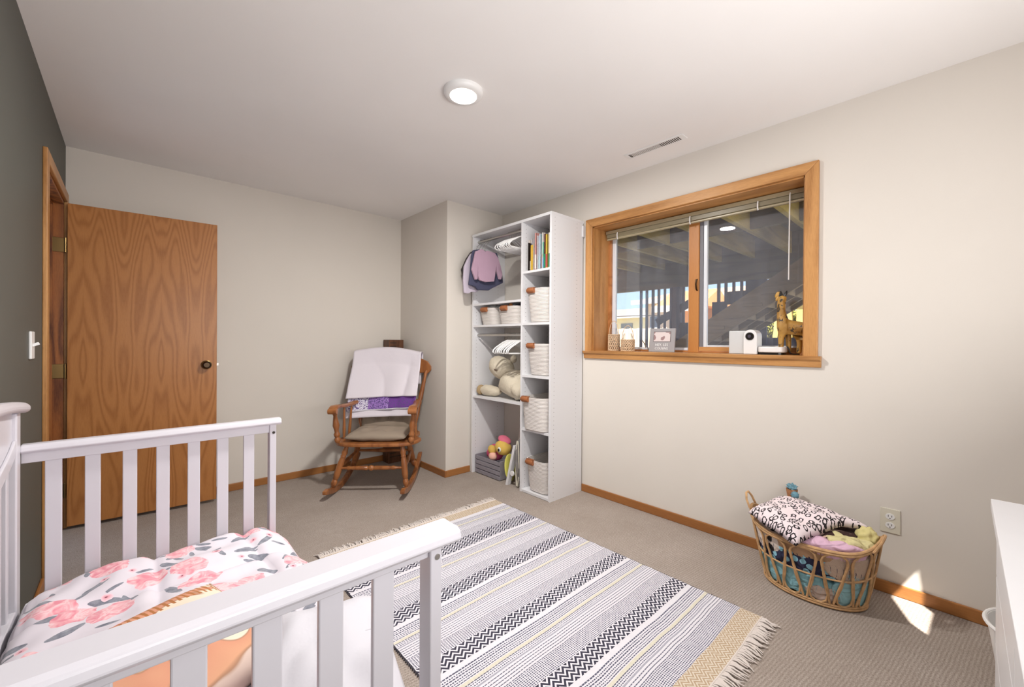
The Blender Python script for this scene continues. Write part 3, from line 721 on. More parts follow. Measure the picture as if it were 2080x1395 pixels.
# quilt over the chair back
def quiltprint():
    n = N('purple_patch_print'); c = n.coord(); x = n.sep(c)[0]
    base = n.ramp(n.math('ADD', n.math('MULTIPLY', x, 1.55), .5), [(.0, 'd9d3e2'), (.28, 'd3cde0'), (.30, '9a76bd'), (.55, 'ad8cca'), (.57, '6d3a8e'), (1, '5c2f78')], 'CONSTANT')
    return n.done(n.mix(n.math('GREATER_THAN', n.noise(c, 95, 2, .6), .53), base, '5d4780'), .9)
M['quilt'] = plain('pale_quilt_backing', 'dcd5dc', .92, bump=.25, bs=30, bd=.004)
q = chair_thing('quilt', 'pale folded quilt with a purple patchwork edge draped over the rocking chair back', 'blanket', 1.0)
def drape(x0, x1, zfl, zfr, yo, lift, folds=.010, ph=0, back=.80):
    def fn(u, v):
        # v: 0 = hem behind, 1 = hem in front
        zf = zfl+(zfr-zfl)*u; top = 1.083+lift+.035*math.sin(PI*min(1, u*1.05))-.010*u
        z0 = back; L1 = top-z0; L2 = top-zf; s_ = v*(L1+L2+.06)
        cv = .05*(1-(2*u-1)**2)
        if s_ < L1: z = z0+s_; y = .352+cv+yo
        elif s_ < L1+.06:
            a = (s_-L1)/.06*PI; z = top+.016*math.sin(a); y = (.322+cv)+(.030+yo)*math.cos(a)
        else:
            d_ = s_-L1-.06; z = top-d_; y = (.292+cv-yo)-.24*d_-.26*max(0, d_-.12)
        w = folds*(abs(math.sin(u*8.5+ph+1.2*math.sin(u*5+v*2)))**.7-.5)*1.3*min(1, max(0, (v-.45)*3))
        spread = 1+.0*max(0, v-.6)
        x = off+(x0+(x1-x0)*u)*spread*1.0-.02*max(0, v-.5)
        return (x, y-w+.006*noise.noise(Vector((u*4, v*4, ph))), z-1.0)
    return fn
MB().grid(drape(-.325, .262, .535, .555, .000, 0, .006, 2, .80), 40, 60).build('under_fold', M['quilt'], q, local=True, angle=180, solid=.007)
MB().grid(drape(-.318, .262, .592, .622, .012, .004, .010, 1, .86), 40, 60).build('printed_fold', quiltprint(), q, local=True, angle=180, solid=.007)
MB().grid(drape(-.330, .275, .700, .722, .028, .014, .022, 0, .90), 44, 60).build('top_fold', M['quilt'], q, local=True, angle=180, solid=.008)
f_ = drape(-.318, .262, .592, .622, .012, .004, .010, 1, .86); MB().tube([Vector(f_(i/30, 1))+Vector((0, -.002, 0)) for i in range(31)], .005, 6).build('binding', M['whitecloth'], q, local=True)

# dark tower in the corner
bt_ = thing('media_tower', 'tall dark brown slotted wooden tower standing in the corner behind the rocker', 'tower', (1.935, 3.85, 0))
B(1.855, 2.012, 3.80, 3.92, 0, 1.215).build('case', M['browntower'], bt_, smooth=False, bevel=.003)
for i in range(34):
    z = .06+i*.034
    B(1.868, 1.868+(.065 if i % 5 else .12), 3.797, 3.801, z, z+.006).build('slot', M['dark'], bt_, smooth=False)
m = MB(); m.box(1.955, 1.985, 3.796, 3.801, 1.125, 1.14); m.build('notch', M['dark'], bt_, smooth=False)

# ------------------------------------------------------------------ things on the shelving
M['rope'] = None
def ropemat():
    n = N('white_cotton_rope'); z = n.sep(n.coord())[2]
    r_ = n.math('MULTIPLY', n.math('ADD', n.math('SINE', n.math('MULTIPLY', z, 600)), 1), .5)
    n.bump(r_, .6, .004); return n.done(n.mix(r_, 'cfc6bf', 'e9e4e0'), .9)
M['rope'] = ropemat()
def rope_basket(x, y, z, hx, hy, h, label, group, tx=0.0, ty=0.0, rz=0, taper=.80, handle_y=None):
    t = thing('rope_basket', label, 'basket', (x, y, z), rz=rz, group=group)
    def sec(k, r, dz, inn=0):
        out = []
        for i in range(40):
            a = 2*PI*i/40; c_, s_ = math.cos(a), math.sin(a)
            out.append(((hx-inn)*r*math.copysign(abs(c_)**.5, c_), (hy-inn)*r*math.copysign(abs(s_)**.5, s_), dz))
        return out
    m = MB(); N_ = 30; rings = []
    for k in range(N_+1):
        t_ = k/N_; r = taper+(1-taper)*t_+.0*t_
        if k == 0: r -= .06
        rings.append(sec(k, r, h*t_))
    rings.append(sec(0, 1, h, .006)); 
    for k in range(6): rings.append(sec(0, taper+(1-taper)*(1-k/5*.96), h*(1-k/5*.96), .007))
    vs = [p for g in rings for p in g]; fs = []
    for a in range(len(rings)-1):
        for i in range(40): fs.append((a*40+i, a*40+(i+1) % 40, (a+1)*40+(i+1) % 40, (a+1)*40+i))
    fs += [tuple(range(40))[::-1], tuple((len(rings)-1)*40+i for i in range(40))]
    m.add(vs, fs); m.build('basket_body', M['rope'], t, local=True)
    hy_ = handle_y or 0
    m = MB(); pts = [(-hx-.002, hy_-.034, h-.038), (-hx-.012, hy_-.030, h-.020), (-hx-.012, hy_-.010, h-.012), (-hx-.012, hy_+.010, h-.012), (-hx-.012, hy_+.030, h-.020), (-hx-.002, hy_+.034, h-.038)]
    m = MB(); m.box(-hx-.010, -hx-.001, hy_-.036, hy_+.036, h-.038, h+.004); m.box(-hx-.010, -hx+.012, hy_-.036, hy_+.036, h+.001, h+.007); m.lathe((-hx-.006, hy_-.037, h-.016), (-hx-.006, hy_+.037, h-.016), [(0, .017), (.1, .020), (.9, .020), (1, .017)], 14)
    m.build('leather_handle', M['leather'], t, local=True, angle=50)
    return t
G2 = 'white rope baskets in the right-hand bay'
ym = 2.249
def put(z0, h, x, hx, hy, lab, hyy, g, y=ym, tp=.84): return rope_basket(x, y, z0+.009, hx, hy, h, lab, g, handle_y=hyy, taper=tp)
put(RS[1], .268, 2.475, .165, .132, 'white rope basket right below the books shelf', .045, G2)
put(RS[2], .250, 2.475, .165, .130, 'white rope basket second from the top in the right bay', .045, G2, tp=.82)
put(RS[3], .262, 2.445, .185, .136, 'white rope basket pushed out furthest, third down in the right bay', .055, G2, y=2.247, tp=.9)
put(RS[4], .255, 2.475, .165, .130, 'white rope basket on the bottom shelf of the right bay', .045, G2, tp=.84)
G3 = 'low rope baskets on the left bay shelf'
rope_basket(2.47, 2.885, LS[1]+.009, .155, .115, .150, 'low white rope basket nearest the boxed wall corner', G3, handle_y=.0, taper=.8)
rope_basket(2.47, 2.600, LS[1]+.009, .155, .145, .150, 'low white rope basket beside the middle divider', G3, handle_y=.02, taper=.85)
for (y, c, lab) in ((2.90, 'e8e6e2', 'white crumpled cloth showing over the left low basket'), (2.62, 'd8dde6', 'pale cloth heaped in the low basket by the divider')):
    MB().blob((2.46, y, LS[1]+.145), (.10, .085, .035), nz=.03, ns=3, seed=int(y*10)).build('folded_cloth', plain('cloth_'+c, c, .9), None, label=lab, cat='cloth')
MB().blob((2.385, 2.615, LS[1]+.165), (.018, .02, .022), nz=.008, seed=4).build('stuffed_toy', plain('orange_plush', 'd98c4a', .95), None, label='orange toy tip poking from the low basket by the divider', cat='toy')

# books: (y0, y1, height, depth-offset, colour, band colour, label)
BK = [(2.374, 2.360, .255, .02, 'e2d6cb', None, 'tall thin cream book at the left end of the book row'),
      (2.359, 2.351, .228, .0, '2a201c', None, 'thin black book second from the left'),
      (2.349, 2.340, .262, .03, 'e9e5ea', None, 'pale lilac tall book beside the thin black one'),
      (2.338, 2.331, .190, .0, '55382c', 'e9e2d6', 'small brown and cream book left of the yellow one'),
      (2.330, 2.303, .205, .0, 'd2ab3e', None, 'thick mustard yellow book'),
      (2.302, 2.295, .215, .0, 'f0e0d8', None, 'slim pinkish white book right of the yellow one'),
      (2.294, 2.280, .236, .01, '40241f', None, 'dark brown book right of centre left'),
      (2.279, 2.262, .290, -.005, 'c98f88', 'e8d8d0', 'tall dusty pink patterned book'),
      (2.261, 2.252, .268, .0, 'f2eef2', None, 'white tall book beside the pink patterned one'),
      (2.251, 2.236, .262, .01, '8c93a8', '6fa3a8', 'grey-blue book with a teal foot'),
      (2.235, 2.224, .276, .0, 'cfe0ee', None, 'pale blue tall book'),
      (2.223, 2.208, .270, .01, '5c7a68', '6b3f55', 'green book with a plum foot'),
      (2.207, 2.198, .282, .0, 'efe9e2', 'e3b49a', 'off-white book with a peach edge'),
      (2.197, 2.184, .205, -.005, '7cc3a8', '6fb3d8', 'short mint green book with a blue band'),
      (2.183, 2.170, .268, .0, '5a1f24', '1f8a5c', 'maroon book with a green foot'),
      (2.169, 2.150, .262, .0, 'c2a53f', 'b3544a', 'olive yellow book with a red foot'),
      (2.149, 2.132, .272, .01, 'd8d2cc', '2f7f6a', 'grey book at the right end of the row')]
for (a, b_, h, dx, c, c2, lab) in BK:
    z0 = RS[0]+.009; X_ = 2.335+dx
    t = thing('book', lab, 'book', (X_, (a+b_)/2, z0), group='picture books on the top right shelf')
    cm = plain('book_cover_'+c, c, .5, var=.08, vs=40)
    m = MB(); m.box(X_, X_+.004, b_, a, z0, z0+h); m.box(X_, X_+.20, b_, b_+.0012, z0, z0+h); m.box(X_, X_+.20, a-.0012, a, z0, z0+h)
    m.build('cover', cm, t, smooth=False)
    B(X_+.004, X_+.197, b_+.0012, a-.0012, z0+.003, z0+h-.004).build('pages', M['whitecloth'], t, smooth=False)
    if c2: B(X_-.0006, X_, b_+.0005, a-.0005, z0+.01, z0+h*.42).build('spine_band', plain('book_band_'+c2, c2, .5), t, smooth=False)

# hangers
def hanger(name_y, zr, label, group, proto=None, rzv=0):
    if proto is None:
        t = thing('clothes_hanger', label, 'hanger', (2.365, name_y, zr), group=group)
        m = MB(); m.tube([(-.012, 0, .004), (-.010, 0, .013), (0, 0, .0175), (.010, 0, .013), (.013, 0, 0), (.004, 0, -.022), (0, 0, -.05)], .0016, 6); m.build('hook', M['steel'], t, local=True)
        m = MB(); m.tube([(0, 0, -.045), (-.05, 0, -.062), (-.13, 0, -.105), (-.158, 0, -.128), (-.163, 0, -.145), (-.150, 0, -.154), (0, 0, -.156), (.150, 0, -.154), (.163, 0, -.145), (.158, 0, -.128), (.13, 0, -.105), (.05, 0, -.062)], .0042, 6, closed=True)
        m.build('hanger_body', M['plastic'], t, local=True); return t
    t = proto.copy(); COL.objects.link(t); t['label'] = label; t['group'] = group
    t.matrix_basis = Matrix.Translation((2.365, name_y, zr)) @ Matrix.Rotation(rzv, 4, 'Z')
    for c_ in proto.children: o = c_.copy(); COL.objects.link(o); o.parent = t
    return t
p0 = None
for i in range(13):
    y = 2.435+i*.0155
    L = 'white child hanger bunched at the divider end of the upper rod'
    o = hanger(y, 2.118, L, 'empty hangers on the upper rod', p0, random.uniform(-.06, .06)); p0 = p0 or o
for i in range(13):
    y = 2.435+i*.0165
    hanger(y, 1.262, 'white child hanger bunched at the divider end of the lower rod', 'empty hangers on the lower rod', p0, random.uniform(-.08, .05))

def garment(name, label, mat, y, pts, th, hook_x=2.365, trim=None):
    t = thing(name, label, 'clothing', (2.35, y, 2.0))
    cx_ = sum(p[0] for p in pts)/len(pts); m = MB()
    m.prism(pts, lambda x, z: (x, y-th/2, z), lambda x, z: (x, y+th/2, z))
    o = m.build('fabric', mat, t, smooth=False, bevel=min(.008, th*.4))
    m = MB(); a = (pts[0][0]+pts[0][0]+.05)/2
    m.tube([(2.352, y, 2.122), (2.356, y, 2.134), (2.367, y, 2.137), (2.377, y, 2.130), (2.376, y, 2.112), (2.33, y, 2.08), (2.30, y, 2.03), (2.29, y, 2.0)], .002, 6); m.build('hanger_hook', M['steel'], t)
    return t
PINK = [(2.255, 2.013), (2.29, 1.998), (2.319, 2.008), (2.404, 2.0), (2.441, 1.96), (2.472, 1.892), (2.494, 1.812), (2.48, 1.77), (2.456, 1.772), (2.432, 1.836), (2.422, 1.891), (2.406, 1.792), (2.396, 1.743), (2.302, 1.728), (2.233, 1.738), (2.217, 1.771), (2.214, 1.849), (2.208, 1.741), (2.186, 1.738), (2.149, 1.822), (2.17, 1.902), (2.19, 1.983)]
NAVY = [(2.19, 1.999), (2.258, 2.017), (2.465, 2.016), (2.493, 1.931), (2.528, 1.842), (2.54, 1.749), (2.414, 1.69), (2.371, 1.665), (2.246, 1.657), (2.22, 1.682), (2.147, 1.694), (2.164, 1.809), (2.175, 1.948)]
LILAC = [(2.244, 2.005), (2.327, 2.018), (2.48, 1.958), (2.509, 1.803), (2.503, 1.708), (2.476, 1.705), (2.31, 1.68), (2.278, 1.646), (2.209, 1.64), (2.184, 1.623), (2.135, 1.624), (2.125, 1.736), (2.131, 1.83), (2.134, 1.86), (2.164, 1.919), (2.2, 1.974)]
DARK = [(2.194, 1.945), (2.237, 2.002), (2.256, 2.015), (2.40, 2.0), (2.42, 1.80), (2.21, 1.70), (2.158, 1.77), (2.139, 1.838)]
garment('child_sweater', 'dusty pink child sweater hanging foremost on the upper rod', plain('dusty_pink_knit', 'b898ab', .9, bump=.3, bs=90, var=.03), 2.86, PINK, .022)
garment('child_dress', 'navy blue child top with a flared hem behind the pink sweater', plain('navy_knit', '474860', .9, bump=.3, bs=80), 2.90, NAVY, .022)
garment('child_sweatshirt', 'pale lilac child sweatshirt hanging at the left end of the upper rod', plain('pale_lilac_jersey', 'c5bac8', .9, bump=.3, bs=80), 2.95, LILAC, .024)
garment('child_jacket', 'dark garment mostly hidden behind the lilac sweatshirt', plain('charcoal_cloth', '35302f', .9), 3.0, DARK, .02)
t = thing('hanging_skirt', 'dark plum patterned garment hanging deep beside the divider', 'clothing', (2.56, 2.45, 1.7))
MB().prism([(2.50, 1.93), (2.60, 1.93), (2.64, 1.58), (2.47, 1.58)], lambda x, z: (x, 2.425, z), lambda x, z: (x, 2.470, z)).build('fabric', plain('plum_pattern', '5e454e', .9, var=.35, vs=30), t, smooth=False, bevel=.006)
m = MB(); m.tube([(2.56, 2.447, 1.92), (2.50, 2.447, 2.02), (2.40, 2.447, 2.10), (2.365, 2.447, 2.135)], .003, 6); m.build('strap', M['plastic'], t)

# plush bear, toys, crate
pl = thing('plush_bear', 'large cream plush bear slumped on the middle left shelf, eye closed', 'plush toy', (2.45, 2.75, LS[2]+.01))
zb = LS[2]+.009
m = MB(); m.blob((2.47, 2.62, zb+.125), (.15, .17, .125), rot=(.2, 0, 0), nz=.02, ns=2.5, seed=1); m.blob((2.42, 2.51, zb+.09), (.10, .09, .085), nz=.015, seed=5); m.build('body', M['plush'], pl)
m = MB(); m.blob((2.44, 2.79, zb+.262), (.115, .125, .095), rot=(.55, .1, .2), nz=.012, ns=2, seed=2); m.build('head', M['plush'], pl)
m = MB(); m.blob((2.40, 2.90, zb+.05), (.060, .13, .048), rot=(.05, 0, .1), nz=.012, seed=3); m.build('arm', M['plush'], pl)
m = MB(); m.blob((2.375, 3.005, zb+.052), (.046, .028, .046), nz=.004, seed=3); m.build('paw_pad', plain('tan_plush', 'a8906c', 1, bump=.6, bs=150, bd=.004), pl)
m = MB(); m.tube([(2.335, 2.775, zb+.262), (2.330, 2.755, zb+.250), (2.328, 2.738, zb+.246), (2.330, 2.725, zb+.248)], .006, 6); m.build('closed_eye', plain('eye_stitch', '6f5a48', .9), pl)
m = MB(); m.blob((2.50, 2.70, zb+.34), (.035, .02, .035)); m.build('ear', M['plush'], pl)

M['crate'] = plain('grey_washed_wood', '8d8890', .7, var=.12, vs=25, bump=.3, bs=40)
cx0, cx1, cy0, cy1 = 2.335, 2.62, 2.690, 3.035
t = thing('toy_crate', 'low grey slatted wooden crate at the floor of the left bay', 'crate', (2.47, 2.86, 0))
for i in range(4):
    z = .006+i*.041
    for x in (cx0, cx1-.008): B(x, x+.008, cy0, cy1, z, z+.033).build('slat', M['crate'], t, smooth=False, bevel=.0015)
for y in (cy0+.001, cy1-.011): B(cx0+.008, cx1-.008, y, y+.010, .006, .168).build('end_board', M['crate'], t, smooth=False, bevel=.0015)
B(cx0+.008, cx1-.008, cy0+.011, cy1-.011, .006, .014).build('bottom_board', M['crate'], t, smooth=False)
toy = thing('plush_toy', 'hot pink and yellow plush toy lying on the grey crate', 'plush toy', (2.42, 2.80, .17))
pinkm = plain('hot_pink_plush', 'd8547f', .95, bump=.4, bs=200, bd=.003); yel = plain('yellow_plush', 'd9b45a', .95, bump=.4, bs=200, bd=.003); pale = plain('pale_pink_plush', 'eeb9a6', .95)
MB().blob((2.44, 2.87, .20), (.075, .085, .07), nz=.01, seed=2).build('body', pinkm, toy)
MB().blob((2.405, 2.725, .275), (.075, .075, .065), rot=(.4, .3, 0), nz=.006, seed=6).build('head', yel, toy)
MB().blob((2.43, 2.735, .335), (.055, .065, .03), rot=(.4, 0, 0)).build('hair', plain('rose_plush', 'd86d86', .95), toy)
MB().blob((2.385, 2.85, .235), (.035, .045, .04), rot=(.5, 0, 0)).build('arm', yel, toy)
MB().blob((2.372, 2.825, .185), (.035, .042, .036)).build('foot', pale, toy)
e_ = MB().blob((2.338, 2.70, .272), (.010, .020, .022)).build('eye', M['plastic'], toy); MB().blob((2.330, 2.698, .270), (.006, .012, .014)).build('pupil', M['black'], e_)
# flat toys leaning on the divider
t = thing('toy_disc', 'yellow curved plastic seat edge leaning right of the crate', 'toy', (2.36, 2.64, 0))
m = MB(); m.blob((2.40, 2.625, .125), (.085, .012, .115), rot=(-.15, 0, .25)); m.build('shell', plain('lemon_plastic', 'd8d36a', .4), t)
t = thing('folded_board', 'thin white board leaning upright between crate and divider', 'board', (2.36, 2.58, 0))
m = MB(); m.prism([(2.32, 0.0), (2.36, 0.0), (2.40, .34), (2.345, .34)], lambda x, z: (x, 2.600-z*.20, z), lambda x, z: (x, 2.575-z*.20, z)); m.build('board', M['white'], t, smooth=False, bevel=.002)
t = thing('baby_seat', 'folded grey and cream baby seat tucked against the divider', 'baby seat', (2.4, 2.5, 0))
m = MB(); m.blob((2.43, 2.485, .20), (.11, .030, .20), rot=(-.12, 0, .1)); m.build('shell', plain('grey_padding', '77726f', .7, var=.2, vs=20), t)
m = MB(); m.tube([(2.345+.0*i, 2.478+.045*math.cos(i/14*2*PI)*.4, .20+.19*math.sin(i/14*2*PI)) for i in range(14)], .006, 6, closed=True); m.build('rim', plain('cream_trim', 'dcd6c6', .5), t)
m = MB(); m.disc((2.325, 2.525, .11), .021, .012, 20, (1, 0, 0)); m.build('knob', M['plastic'], t)
for (y_, lab) in ((2.66, 'white narrow box leaning at the back, left of the pair'), (2.565, 'taupe narrow box leaning at the back, right of the pair')):
    t = thing('storage_box', lab, 'box', (2.6, y_, 0))
    R_ = Matrix.Translation((2.60, y_, 0)) @ Matrix.Rotation(.10, 4, 'X')
    m = MB(); m.box(-.07, .07, -.038, .038, .0, .60, m=R_); m.build('carton', plain('box_'+str(int(y_*100)), 'c9c0ba' if y_ > 2.6 else '9c8f88', .6), t, smooth=False, bevel=.002)
    B(-.066, .066, -.034, .034, .601, .603, m=R_).build('lid', plain('lid_'+str(int(y_*100)), 'e4e0da', .6), t, smooth=False)

# ------------------------------------------------------------------ window sill things
SZ = 1.137
def lantern(x, y, r, h, label):
    t = thing('wicker_lantern', label, 'lantern', (x, y, SZ), group='wicker lanterns on the sill')
    m = MB(); K = 17
    for k in range(K):
        for sg in (1, -1):
            pts = [(x+r*math.cos(a0), y+r*math.sin(a0), SZ+.004+h*j/8) for j in range(9) for a0 in [2*PI*k/K+sg*j/8*1.4]]
            m.tube(pts, .0030, 4)
    for zz in (.004, h*.33, h*.66, h): m.tube([(x+r*math.cos(2*PI*i/24), y+r*math.sin(2*PI*i/24), SZ+zz) for i in range(24)], .0035, 5, closed=True)
    m.build('wicker_weave', M['rattan2'], t).__setitem__('kind', 'stuff')
    m = MB(); m.tube([(x, y-(r)*math.cos(PI*i/12), SZ+h+.11*math.sin(PI*i/12)) for i in range(13)], .0028, 6); m.build('handle', M['rattan2'], t)
    m = MB(); m.lathe((x, y, SZ+.006), (x, y, SZ+h+.05), [(0, r*.80), (.6, r*.80), (.8, r*.72), (1, r*.6)], 24); m.build('glass_insert', M['clear'], t)
    return t
lantern(2.80, 1.862, .043, .125, 'pale wicker lantern at the far left of the window sill')
lantern(2.795, 1.735, .050, .085, 'shorter wicker lantern with glass showing, left of the grey frame')
t = thing('photo_frame', 'grey tabletop frame with white lettering on the sill', 'picture frame', (2.82, 1.47, SZ))
tilt = Matrix.Translation((2.80, 1.466, SZ)) @ Matrix.Rotation(.12, 4, 'Y')
B(0, .012, -.097, .097, .0, .170, m=tilt).build('frame', plain('grey_frame', '9d9a9c', .5), t, smooth=False, bevel=.002)
B(-.001, .001, -.066, .066, .072, .148, m=tilt).build('mat_board', plain('frame_recess', '6e6568', .6), t, smooth=False)
nn = N('blush_photo'); mk, rr = nn.cells(nn.comb(nn.sep(nn.coord())[1], nn.sep(nn.coord())[2], 0), 22, (1, 2, 0), .4, .25, .7, .4)
B(-.0018, -.0008, -.062, .062, .076, .144, m=tilt).build('photo', nn.done(nn.mix(mk, 'd9cccb', '9c7f80'), .4), t, smooth=False)
wt_ = plain('frame_lettering', 'eeeeef', .5)
face = tilt @ Matrix.Translation((-.0012, 0, 0)) @ Matrix.Rotation(-PI/2, 4, 'Z') @ Matrix.Rotation(PI/2, 4, 'X')
text('HEY, LES', .026, wt_, t, face @ Matrix.Translation((0, .050, 0)))
text('COUSINS', .024, wt_, t, face @ Matrix.Translation((0, .024, 0)))
m = MB(); m.box(.012, .05, -.02, .02, 0, .004, m=tilt); m.build('easel_foot', M['dark'], t, smooth=False)
t = thing('projector', 'small white box projector with a round dark lens on the sill', 'projector', (2.82, .93, SZ))
B(2.785, 2.87, .895, 1.003, SZ, SZ+.142).build('case', plain('light_grey_plastic', 'cfd0d0', .35), t, smooth=False, bevel=.004)
m = MB(); m.prism([(.840, SZ), (.914, SZ)]+[(.877+.037*math.cos(a), SZ+.112+.037*math.sin(a)) for a in [PI*i/12 for i in range(13)]],
        lambda y, z: (2.772, y, z), lambda y, z: (2.868, y, z)); m.build('lens_housing', M['plastic'], t, smooth=False, bevel=.003)
m = MB(); m.lathe((2.776, .879, SZ+.108), (2.764, .879, SZ+.108), [(0, .024), (.6, .024), (1, .020)], 28); ln_ = m.build('lens', M['black'], t)
m = MB(); m.lathe((2.7655, .879, SZ+.108), (2.7630, .879, SZ+.108), [(0, .011), (1, .009)], 20); m.build('lens_glass', plain('lens_tint', '4a4550', .1, spec=.8), ln_)
m = MB(); m.box(2.80, 2.855, .92, .985, SZ+.1425, SZ+.144); m.build('button_panel', M['greyseal'], t, smooth=False)
t = thing('white_hub', 'flat white rounded device on black feet between projector and giraffe', 'device', (2.82, .77, SZ))
def rr_(hx, hy, p): return [(hx*math.copysign(abs(math.cos(a))**p, math.cos(a)), hy*math.copysign(abs(math.sin(a))**p, math.sin(a))) for a in [2*PI*i/40 for i in range(40)]]
m = MB(); m.prism(rr_(.055, .070, .55), lambda a, b: (2.815+a, .768+b, SZ+.012), lambda a, b: (2.815+a, .768+b, SZ+.046)); m.build('case', M['plastic'], t, smooth=False, bevel=.006)
m = MB(); m.prism(rr_(.050, .066, .55), lambda a, b: (2.815+a, .768+b, SZ), lambda a, b: (2.815+a, .768+b, SZ+.012)); m.build('base', M['black'], t, smooth=False)
def cable(name, label, pts, mt, r=.0028): MB().tube(pts, r, 6).build(name, mt, None, label=label, cat='cable')
cable('power_cable', 'dark cable curling on the sill behind the wicker lanterns', [(2.88, 1.63, 1.16), (2.87, 1.64, 1.20), (2.875, 1.66, 1.22), (2.88, 1.62, 1.17), (2.87, 1.60, 1.141), (2.87, 1.50, 1.141)], M['steel'])
cable('power_lead', 'dark cable lying by the giraffe feet', [(2.84, .70, 1.185), (2.835, .69, 1.17), (2.825, .68, 1.145), (2.81, .66, 1.141), (2.80, .63, 1.141)], M['black'], .004)
def girmat():
    n = N('carved_painted_wood'); c = n.coord(); a = n.noise(c, 10, 3); s = n.noise(n.coord((1, 1, 1)), 42, 3, .7); k = n.noise(c, 14, 2, .5, 1)
    col = n.ramp(a, [(.3, '8f6426'), (.6, 'c79a4c'), (.8, 'b0822f')])
    mk = n.math('MULTIPLY', n.math('GREATER_THAN', s, .56), n.math('GREATER_THAN', k, .49))
    return n.done(n.mix(mk, col, '3a3026'), .45)
gm = girmat()
t = thing('wooden_giraffe', 'carved yellow-brown wooden giraffe calf at the right end of the sill', 'figurine', (2.835, .68, SZ))
gx = 2.84
V_ = [(gx, .655, 1.300, 0.0384), (gx, .700, 1.300, 0.0435), (gx, .724, 1.335, 0.0333), (gx, .732, 1.40, 0.0230), (gx-.002, .730, 1.445, 0.0256), (gx-.004, .722, 1.472, 0.0282), (gx-.012, .704, 1.466, 0.0141),
      (gx-.014, .722, 1.26, 0.0218), (gx-.018, .727, 1.215, 0.0154), (gx-.018, .725, SZ+.006, 0.0128), (gx+.016, .700, 1.26, 0.0218), (gx+.018, .697, 1.215, 0.0154), (gx+.018, .695, SZ+.006, 0.0128),
      (gx, .622, 1.290, 0.0358), (gx-.014, .632, 1.25, 0.0230), (gx-.018, .634, 1.20, 0.0141), (gx-.018, .637, SZ+.006, 0.0128), (gx+.016, .616, 1.25, 0.0205), (gx+.018, .616, 1.2, 0.0141), (gx+.018, .617, SZ+.006, 0.0128)]
E_ = [(0, 1), (1, 2), (2, 3), (3, 4), (4, 5), (5, 6), (1, 7), (7, 8), (8, 9), (1, 10), (10, 11), (11, 12), (0, 13), (13, 14), (14, 15), (15, 16), (13, 17), (17, 18), (18, 19)]
skin('body', gm, t, V_, E_)
for (a, b_) in (((gx, .733, 1.488), (gx, .736, 1.514)), ((gx-.002, .714, 1.488), (gx-.002, .702, 1.513))):
    MB().lathe(a, b_, [(-.2, .009), (.5, .008), (1, .002)], 8).build('horn', M['black'], t)
for (c, r) in (((gx, .752, 1.495), (.005, .010, .022)), ((gx, .751, 1.470), (.005, .009, .016))): MB().blob(c, r, rot=(.5, 0, 0), nu=10, nv=8).build('ear', gm, t)

# ------------------------------------------------------------------ laundry basket with contents
bk = thing('rattan_basket', 'oval looped rattan basket full of blankets and toys by the window wall', 'basket', (2.45, .49, 0))
def rim(t, a, b, z0, cx=2.452, cy=.497): return (cx+a*math.cos(t), cy+b*math.sin(t), z0)
def rimz(t): return .285+.065*abs(math.sin(t))**6
def lerp3(t, k):   # point on basket wall at angle t, height fraction k
    a = .140+(.170-.140)*k**.8; b = .200+(.262-.200)*k**.8
    z = .012+(rimz(t)-.022)*k
    return (2.462-.010*k+a*math.cos(t), .490+.007*k+b*math.sin(t), z)
K = 13
for nm_, kk, rr, dz in (('rim', 1.0, .0075, 0), ('middle_ring', .50, .004, 0), ('base_ring', .03, .006, 0)):
    m = MB(); 
    for dd in ((0, .010) if nm_ != 'middle_ring' else (0,)):
        m.tube([Vector(lerp3(2*PI*i/64, kk))-Vector((0, 0, dd)) for i in range(64)], rr, 8, closed=True)
    m.build(nm_, M['rattan'], bk)
for k in range(K):
    m = MB(); tc = 2*PI*(k+.5)/K; w = PI/K*.93; pts = []
    for s_, h_ in [(-.16, .06), (-.35, .25), (-.62, .5), (-.85, .70), (-.92, .80), (-.80, .885), (-.45, .945), (0, .96), (.45, .945), (.80, .885), (.92, .80), (.85, .70), (.62, .5), (.35, .25), (.16, .06)]: pts.append(lerp3(tc+s_*w, h_))
    m.tube(pts, .0052, 7); m.build('loop', M['rattan'], bk)
    m = MB(); tc = 2*PI*k/K; pts = []
    for s_, h_ in [(-.22, .82), (-.30, .6), (-.45, .38), (-.72, .2), (-.62, .09), (-.3, .045), (0, .035), (.3, .045), (.62, .09), (.72, .2), (.45, .38), (.30, .6), (.22, .82)]: pts.append(Vector(lerp3(tc+s_*w, h_))*1.0)
    m.tube(pts, .0045, 7); m.build('lower_loop', M['rattan'], bk)
m = MB(); m.prism([lerp3(2*PI*i/40, .02)[:2] for i in range(40)], lambda x, y: (x, y, .004), lambda x, y: (x, y, .012)); m.build('base', M['rattan'], bk, smooth=False)
for sg in (1, -1):
    m = MB(); ty = .497+sg*.262
    m.tube([(2.40, ty-sg*.006, .335), (2.405, ty+sg*.012, .375), (2.43, ty+sg*.022, .402), (2.46, ty+sg*.022, .402), (2.485, ty+sg*.012, .375), (2.49, ty-sg*.006, .335)] if sg > 0 else
           [(2.36, ty+.02, .30), (2.375, ty, .335), (2.42, ty-.008, .350), (2.47, ty-.008, .350), (2.515, ty, .335), (2.53, ty+.02, .30)], .0055, 7); m.build('handle', M['rattan'], bk)
